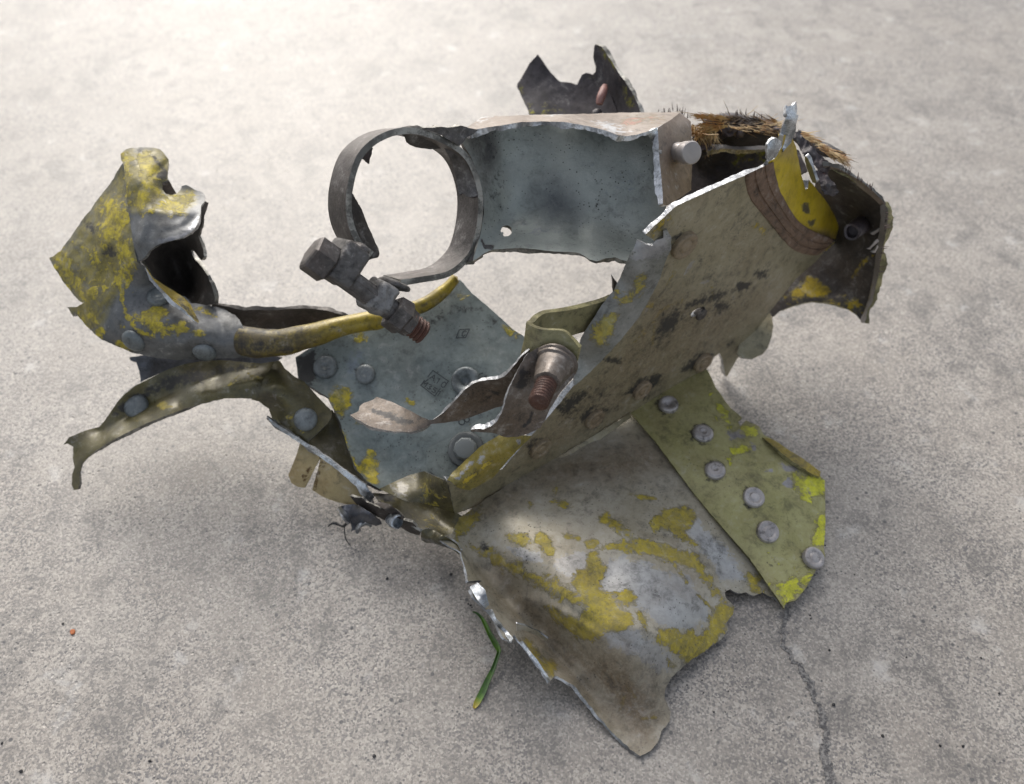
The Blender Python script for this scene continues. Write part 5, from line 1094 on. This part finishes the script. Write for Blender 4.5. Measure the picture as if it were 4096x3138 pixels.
hp = sheet('side_panel', H_out, H_ctl, (M['dark'], M['rimwarm']), root, 1.6, 13, 1.6, .4, .06, marks=[(p, V('x3', [(640, 1260), (860, 1060), (920, 1080), (1000, 1130), (1085, 1195), (1030, 1225), (980, 1275), (900, 1250), (760, 1245)]), 10), (p, V('x3', [(1240, 1260), (1320, 1280), (1440, 1340), (1420, 1440), (1300, 1350)]), 16, .75), (p, V('x3', [(1520, 835), (1430, 900), (1380, 970), (1320, 1060)]), 6, .8, 'line'), (p, V('x3', [(560, 1300), (700, 1270), (1000, 1290), (1240, 1330), (1400, 1450), (1200, 1400), (900, 1320)]), 18, .5), ('worn', V('x3', [(1000, 1250), (1130, 1215), (1240, 1270), (1100, 1290)]), 12, .7), ('dust_and_shade', V('x3', [(900, 900), (1300, 800), (1500, 1000), (1450, 1250), (1100, 1200), (850, 1050)]), 50, .6)])
sheet('laminated_edge', V('v5', [(1545, 800), (1572, 775), (1598, 812), (1600, 850), (1592, 930), (1580, 1000), (1560, 1110), (1540, 1230), (1520, 1330), (1495, 1430), (1470, 1490), (1450, 1560), (1442, 1585), (1420, 1585), (1412, 1560), (1440, 1510), (1470, 1420), (1490, 1330), (1505, 1220), (1520, 1110), (1535, 1000), (1548, 900)]), V('v5', [(1545, 800, 8.1), (1572, 775, 8.3), (1600, 850, 8.0), (1580, 1000, 6.9), (1540, 1230, 5.2), (1495, 1430, 3.9), (1440, 1580, 3.0), (1470, 1420, 3.8), (1505, 1220, 5.0), (1535, 1000, 6.6)]), (M['rivet'], M['rimwarm']), root, 2.2, 9, 3.5, .4, .2, marks=[('soot', V('v5', [(1585, 800), (1600, 850), (1580, 1000), (1520, 1330), (1500, 1420), (1530, 1230), (1570, 1000)]), 8, .9), (p, V('v5', [(1490, 1300), (1520, 1300), (1470, 1480), (1430, 1580), (1450, 1440)]), 10, .6)])
sheet('panel_lip', V('v5', [(1160, 530), (1200, 528), (1260, 545), (1340, 585), (1420, 630), (1500, 700), (1560, 760), (1582, 785), (1560, 805), (1500, 745), (1430, 690), (1340, 625), (1250, 570), (1180, 548)]), V('v5', [(1160, 530, 9.6), (1260, 545, 9.4), (1420, 630, 9.0), (1582, 785, 8.3), (1560, 805, 8.0), (1430, 690, 8.5), (1250, 570, 9.0)]), (M['taupe'], M['rimdull']), root, 1.4, 9, 2, .3, .12)
for (x, y), (x2, y2), w in [((1495, 935), (1545, 930), 12), ((1480, 985), (1540, 960), 10), ((1455, 1085), (1530, 1030), 9), ((1490, 1110), (1528, 1070), 9)]:
    sheet('lamination_fray', V('v5', [(x, y), (x + 18, y - w), (x2, y2 - w), (x2 + 6, y2 + 4), (x + 25, y + w * .6)]), V('v5', [(x, y, 6.6), (x2, y2 - w, 6.9), (x2 + 6, y2 + 4, 6.8), (x + 20, y + w * .5, 6.5)]), (M['rivet'], M['rimdull']), hp, .5, 7, 3, .3, .2, key='fray%d' % y)
t0, t1 = P('v5', 1440, 915, 6.2), P('v5', 1355, 972, 6.9)
td = t1 - t0
lathe('hollow_stud', t0, td, [(-2, 3.5), (3, 3.4), (np.linalg.norm(td) * .8, 3.3), (np.linalg.norm(td), 3.0), (np.linalg.norm(td) - .2, 2.2), (np.linalg.norm(td) - 4, 2.0)], M['soot'], hp, 22, wob=.5)
sheet('round_tab', V('w3', [(1465, 660), (1492, 700), (1500, 760), (1492, 830), (1465, 910), (1430, 955), (1360, 985), (1290, 980), (1255, 950), (1280, 860), (1380, 740)]), V('w3', [(1465, 660, 2.6), (1500, 760, 2.4), (1430, 955, 1.7), (1290, 980, 1.6), (1280, 860, 2.0), (1380, 740, 2.4)]), (M['web'], M['rimdull']), root, 1.4, 11, 1, .3, .08)
sheet('rear_panel', V('v5', [(250, 440), (300, 425), (400, 415), (600, 410), (800, 405), (900, 380), (1000, 420), (1060, 560), (900, 640), (500, 760), (200, 900), (120, 900), (200, 700)]), V('v5', [(250, 440, 318), (600, 410, 322), (900, 380, 318), (1060, 560, 312), (500, 760, 315), (120, 900, 305), (200, 700, 306), (400, 560, 325)]), (M['shard'], M['rimdark']), root, 1.5, 14, 2, .6, .06, marks=[(p, V('v5', [(550, 450), (780, 430), (780, 470), (600, 520)]), 26, .42)])
sheet('rear_top_panel', V('v5', [(300, 440), (320, 330), (450, 270), (620, 270), (880, 260), (960, 330), (960, 420), (800, 440), (560, 430)]), V('v5', [(300, 440, 322), (320, 330, 316), (620, 270, 315), (960, 330, 315), (960, 420, 322), (560, 430, 326), (700, 350, 322)]), (M['shard'], M['rimdark']), root, 1.5, 13, 3, .8, .08)
sheet('stiffener_bar', V('v5', [(385, 400), (420, 385), (500, 388), (600, 400), (790, 392), (795, 412), (700, 420), (580, 420), (500, 412), (420, 420), (388, 430)]), V('v5', [(385, 400, 309), (500, 388, 310), (790, 392, 312), (790, 412, 309), (580, 420, 307), (388, 430, 306)]), (M['rivet'], M['rimdull']), root, 1.6, 9, 2.2, .3, .12, marks=[('soot', V('v5', [(380, 390), (450, 390), (440, 430), (385, 430)]), 10, .5), (p, V('v5', [(620, 400), (790, 395), (790, 412), (640, 418)]), 8, .4)])
sheet('thin_fin', V('v5', [(1042, 460), (1060, 478), (1085, 530), (1105, 585), (1118, 630), (1112, 645), (1092, 640), (1070, 590), (1050, 530), (1040, 490)]), V('v5', [(1042, 460, 280), (1085, 530, 281), (1118, 635, 283), (1092, 640, 286), (1050, 530, 284)]), (M['flange'], M['rim']), root, 1.0, 8, 1, .2, .1)
for k, (q, t_) in enumerate([([(980, 295), (1030, 330), (1080, 390), (1130, 440), (1195, 500), (1215, 555), (1180, 605), (1135, 575), (1105, 515), (1040, 455), (1000, 400), (985, 350)], 294), ([(1110, 555), (1190, 585), (1240, 650), (1275, 705), (1225, 738), (1170, 722), (1140, 665), (1105, 610)], 293), ([(435, 300), (480, 262), (560, 250), (605, 285), (655, 295), (625, 335), (545, 322), (480, 350)], 308), ([(300, 330), (350, 350), (400, 380), (390, 420), (330, 420), (290, 400)], 308)]):
    q = V('v5', q)
    sheet('soot_crust', q, [(x, y, t_ + 3 * math.sin(i * 2.1)) for i, (x, y) in enumerate(q)], (M['soot'], M['soot']), root, 1.4, 7, 7, 2.2, .13, smooth=.01, crease=3.0, key='crust%d' % k)
rs = random.Random(3)
for (x, y, r, m) in [(455, 305, 20, 'soot'), (500, 285, 30, 'soot'), (545, 275, 26, 'soot'), (610, 305, 26, 'soot'), (350, 385, 30, 'soot'), (320, 400, 22, 'pink'), (330, 350, 22, 'soot'), (1150, 585, 20, 'pink'), (1190, 640, 20, 'soot'), (760, 290, 16, 'soot'), (850, 275, 18, 'soot')]:
    t_ = 312 - (x - 300) * .02 if x < 900 else 296
    rr = r * .59524 / F * t_
    blob('soot_lump', P('v5', x, y, t_), ((1, 0, .2), (0, 1, 0), (0, 0, 1)), (rr * rs.uniform(.8, 1.3), rr, rr * rs.uniform(.6, 1.0)), M[m], root, 2.2, rr * .55, x * .1, 16)
def fibres(name, segs, mat, count, length, seed, spread=.5, r0=.16):
    r = random.Random(seed)
    vs, fs = [], []
    for a, b, ta, tb, dirs in segs:
        for _ in range(count):
            u = r.random()
            x = a[0] + (b[0] - a[0]) * u + r.gauss(0, 5)
            y = a[1] + (b[1] - a[1]) * u + r.gauss(0, 9)
            q = P('v5', x, y, ta + (tb - ta) * u + r.uniform(-4, 4))
            dv = RT * (dirs[0] + r.gauss(0, spread)) + UP * (dirs[1] + r.gauss(0, spread * .6)) - FWD * (r.gauss(.1, spread))
            dv = dv / np.linalg.norm(dv)
            L = length * (r.uniform(.25, 1.0) + (r.random() < .15) * r.uniform(.2, .9))
            bend = np.array([r.gauss(0, .08), r.gauss(0, .08), r.gauss(-.04, .08)]) * L
            s = np.cross(dv, FWD + .1)
            s /= np.linalg.norm(s)
            w = np.cross(s, dv)
            k = len(vs)
            rr = r0 * r.uniform(.6, 1.5)
            for j, f in enumerate((0, .5, 1.0)):
                c = q + dv * L * f + bend * f * f
                g = rr * (1 - .75 * f)
                for an in (0, 2.1, 4.2):
                    vs.append(tuple((c + (s * math.cos(an) + w * math.sin(an)) * g) / 1000))
            for j in range(2):
                for i in range(3):
                    m_ = (i + 1) % 3
                    fs.append((k + j * 3 + i, k + j * 3 + m_, k + j * 3 + 3 + m_, k + j * 3 + 3 + i))
            fs.append((k + 6, k + 7, k + 8))
    me = bpy.data.meshes.new(name)
    me.from_pydata(vs, [], fs)
    o = link(name, me, root, (mat,))
    o['kind'] = 'stuff'
    return o
fibres('insulation_fibre', [((480, 235), (880, 265), 308, 306, (.8, .25)), ((480, 215), (860, 235), 308, 306, (-.6, .3)), ((520, 262), (830, 285), 306, 304, (.9, -.2)), ((345, 200), (520, 215), 310, 308, (-1, .12)), ((360, 250), (520, 262), 310, 307, (-.9, -.15)), ((340, 290), (480, 270), 309, 307, (-.4, -.3)), ((285, 250), (330, 330), 310, 308, (-.1, -.2))], M['fibre'], 120, 5.6, 1, .16, .19)
fibres('insulation_fibre', [((1120, 375), (1290, 470), 298, 294, (.85, -.35)), ((1130, 405), (1300, 490), 297, 293, (.8, -.5)), ((1000, 300), (1130, 385), 301, 298, (.7, -.2)), ((340, 340), (440, 310), 309, 308, (.2, -.5))], M['fibre'], 90, 5.2, 2, .16, .19)
fibres('charred_bristle', [((20, 165), (200, 165), 312, 312, (0, 1)), ((200, 165), (275, 210), 312, 311, (.15, 1)), ((560, 180), (620, 200), 308, 308, (0, 1)), ((620, 190), (760, 215), 308, 308, (.1, 1)), ((1390, 615), (1500, 690), 292, 290, (.1, 1)), ((1290, 545), (1390, 610), 295, 292, (.2, .9)), ((1590, 830), (1580, 960), 290, 292, (1, .1)), ((1560, 1050), (1530, 1250), 294, 300, (1, 0))], M['bristle'], 9, 2.1, 3, .15, .24)
tube('insulation_core', [P('v5', 350, 240, 311), P('v5', 480, 245, 311), P('v5', 640, 250, 310), P('v5', 780, 265, 309), P('v5', 890, 275, 309)], [1.2, 2.6, 2.8, 2.4, 1.4], M['soot'], root, 50, 14, 2.6)
tube('insulation_core', [P('v5', 990, 310, 303), P('v5', 1100, 375, 301), P('v5', 1200, 440, 299), P('v5', 1290, 485, 297)], [1.2, 2.0, 2.2, 1.0], M['soot'], root, 40, 14, 2.4)

# ---- charred shards standing at the back
S1 = V('x1', [(460, 208), (500, 260), (560, 345), (620, 430), (700, 512), (735, 540), (800, 552), (880, 560), (940, 578), (965, 530), (1000, 460), (1045, 435), (1085, 440), (1130, 458), (1165, 420), (1170, 370), (1150, 300), (1138, 230), (1150, 130), (1160, 92), (1210, 170), (1250, 280), (1275, 420), (1290, 540), (1330, 660), (1400, 820), (1440, 930), (1460, 1060), (380, 1060), (340, 880), (260, 720), (208, 610), (213, 558), (260, 500), (300, 430), (360, 320), (410, 262)])
S1c = V('x1', [(460, 208, 345), (208, 610, 347), (380, 1060, 338), (700, 800, 341), (940, 578, 342), (1160, 92, 330), (1275, 420, 331), (1440, 930, 328), (1130, 460, 337), (1100, 1000, 336)])
sheet('charred_shard', S1, S1c, (M['shard'], M['rimdark']), root, 1.6, 10, 2, .4, .08, marks=[(p, V('x1', [(230, 600), (270, 610), (290, 700), (260, 700)]), 8, .75), (p, V('x1', [(480, 880), (560, 820), (660, 860), (710, 920), (560, 930)]), 20, .55), (p, V('x1', [(300, 780), (380, 800), (390, 930), (340, 900)]), 16, .55), (p, V('x1', [(1110, 470), (1180, 420), (1180, 490)]), 10, .45), ('worn', V('x1', [(1240, 300), (1290, 400), (1300, 560), (1270, 500)]), 8, .7)])
S2 = V('x1', [(1160, 88), (1200, 95), (1240, 112), (1300, 200), (1380, 320), (1450, 435), (1530, 545), (1600, 650), (1660, 770), (1720, 910), (1750, 1060), (1450, 1060), (1440, 930), (1400, 820), (1330, 660), (1290, 540), (1275, 420), (1250, 280), (1210, 170)])
S2c = V('x1', [(1160, 88, 330), (1275, 420, 331), (1330, 660, 331), (1440, 930, 328), (1240, 112, 327), (1450, 435, 321), (1600, 650, 317), (1720, 910, 313), (1750, 1060, 311), (1450, 1060, 326), (1450, 650, 326)])
sheet('charred_shard', S2, S2c, (M['shard'], M['rimdull']), root, 1.6, 10, 1.8, .4, .08, key='shard2', marks=[(p, V('x1', [(1210, 110), (1260, 130), (1400, 350), (1420, 420), (1300, 250)]), 8, .75), (p, V('x1', [(1540, 760), (1620, 740), (1620, 830), (1570, 870)]), 10, .95), (p, V('x1', [(1490, 640), (1560, 680), (1540, 760), (1490, 700)]), 16, .6), ('worn', V('x1', [(1380, 420), (1450, 470), (1640, 760), (1720, 910), (1680, 900), (1560, 640)]), 8, .7), ('worn', V('x1', [(1280, 420), (1330, 640), (1440, 930), (1400, 850), (1300, 620)]), 8, .75)])
tube('melted_rubber', [P('x1', 1280, 600, 327), P('x1', 1255, 660, 325), P('x1', 1230, 750, 324), P('x1', 1215, 830, 324)], [1.2, 1.6, 1.7, 1.2], M['pink'], root, 24, 12, .5)
blob('soot_lump', P('x1', 1190, 910, 326), ((1, 0, 0), (0, 1, 0), (0, 0, 1)), (2.2, 2, 1.2), M['soot'], root, 2.3, .5, 2, 14)
sheet('dark_sliver', V('w3', [(420, 432), (436, 455), (455, 480), (440, 515), (425, 540)]), WEB(V('w3', [(420, 432, 9), (455, 480, 10), (425, 540, 12)])), (M['dark'], M['rimdark']), root, 1, 7, 1, 0, key='sliver3')

# ------------------------------------------------------------------ loose things on the ground
def grass_blade():
    pts = V('y4', [(590, 430), (640, 450), (690, 500), (730, 570), (780, 680), (830, 770), (872, 850), (885, 890), (865, 960), (820, 1080), (760, 1200), (700, 1330), (640, 1440), (605, 1500)])
    c = spline([pt(x, y, .0) for x, y in pts], 70)
    hgt = np.interp(np.linspace(0, 1, 70), [0, .3, .5, .75, 1], [1.0, 1.6, 2.4, 1.4, .5])
    wd_ = np.interp(np.linspace(0, 1, 70), [0, .15, .4, .5, .6, .85, .95, 1], [.1, .6, .95, .55, .65, 1.1, 1.0, .35])
    rows = []
    for i in range(70):
        t = c[min(i + 1, 69)] - c[max(i - 1, 0)]
        t /= np.linalg.norm(t)
        s = np.array([-t[1], t[0], 0])
        b = c[i] + np.array([0, 0, hgt[i]])
        rows.append([b + s * wd_[i] + [0, 0, .2], b - [0, 0, .12], b - s * wd_[i] + [0, 0, .2]])
    o = grid_mesh('grass_blade', rows, M['grass'], None, thick=.18)
    me = o.data
    a = me.attributes.new('tip', 'FLOAT', 'POINT')
    N = len(rows) * 3
    v = [max(0., (i // 3 - 62) / 7) for i in range(N)]
    a.data.foreach_set("value", v + v)
    o['label'] = 'bent green grass blade with a yellow end lying on concrete'
    o['category'] = 'grass blade'
grass_blade()
o = blob('leaf_scrap', P('y1', 428, 772, .04), ((1, .2, 0), (-.2, 1, 0), (0, 0, 1)), (.75, 1.0, .3), M['orange'], None, 2.4, .5, 3, 14)
o['label'] = 'tiny orange scrap lying alone on the concrete at lower left'
o['category'] = 'scrap'
r = random.Random(11)
vs, fs = [], []
spots = [P('y2', 430, 470, 0), P('y2', 435, 495, 0), P('y2', 598, 1112, 0), P('y2', 568, 720, 0), P('y2', 1655, 775, 0), P('y2', 1120, 770, 0), P('y2', 950, 1335, 0), P('y2', 1525, 1408, 0), P('y2', 1360, 1405, 0), P('y2', 1785, 1030, 0), P('y1', 12, 1425, 0), P('y1', 878, 1528, 0), P('y1', 125, 1590, 0), P('y1', 370, 725, 0), P('y1', 2190, 1500, 0), P('w5', 590, 1120, 0), P('w5', 1095, 1085, 0), P('w5', 1250, 1330, 0)]
for _ in range(70):
    a_, d_ = r.uniform(0, 6.28), abs(r.gauss(0, 1))
    c_ = pt(*V('d', [(r.choice([(1480, 1480), (1800, 1200), (1000, 1300), (800, 1160), (1650, 900)]))])[0], 0)
    spots.append(c_ + np.array([math.cos(a_) * d_ * 16, math.sin(a_) * d_ * 12, 0]))
for n_i, q in enumerate(spots):
    k = len(vs)
    R_ = r.uniform(.3, .6) if n_i < 18 else r.uniform(.12, .32)
    for i in range(6):
        for j in range(8):
            ph, th = -math.pi / 2 + math.pi * i / 5, 2 * math.pi * j / 8
            g = R_ * r.uniform(.75, 1.2)
            vs.append(((q[0] + g * math.cos(ph) * math.cos(th)) / 1000, (q[1] + g * math.cos(ph) * math.sin(th)) / 1000, (.5 * R_ + .55 * g * math.sin(ph)) / 1000))
    fs += [(k + i * 8 + j, k + i * 8 + (j + 1) % 8, k + i * 8 + 8 + (j + 1) % 8, k + i * 8 + 8 + j) for i in range(5) for j in range(8)]
me = bpy.data.meshes.new('grit')
me.from_pydata(vs, [], fs)
o = link('grit', me, None, (M['wire'],))
o['kind'] = 'stuff'
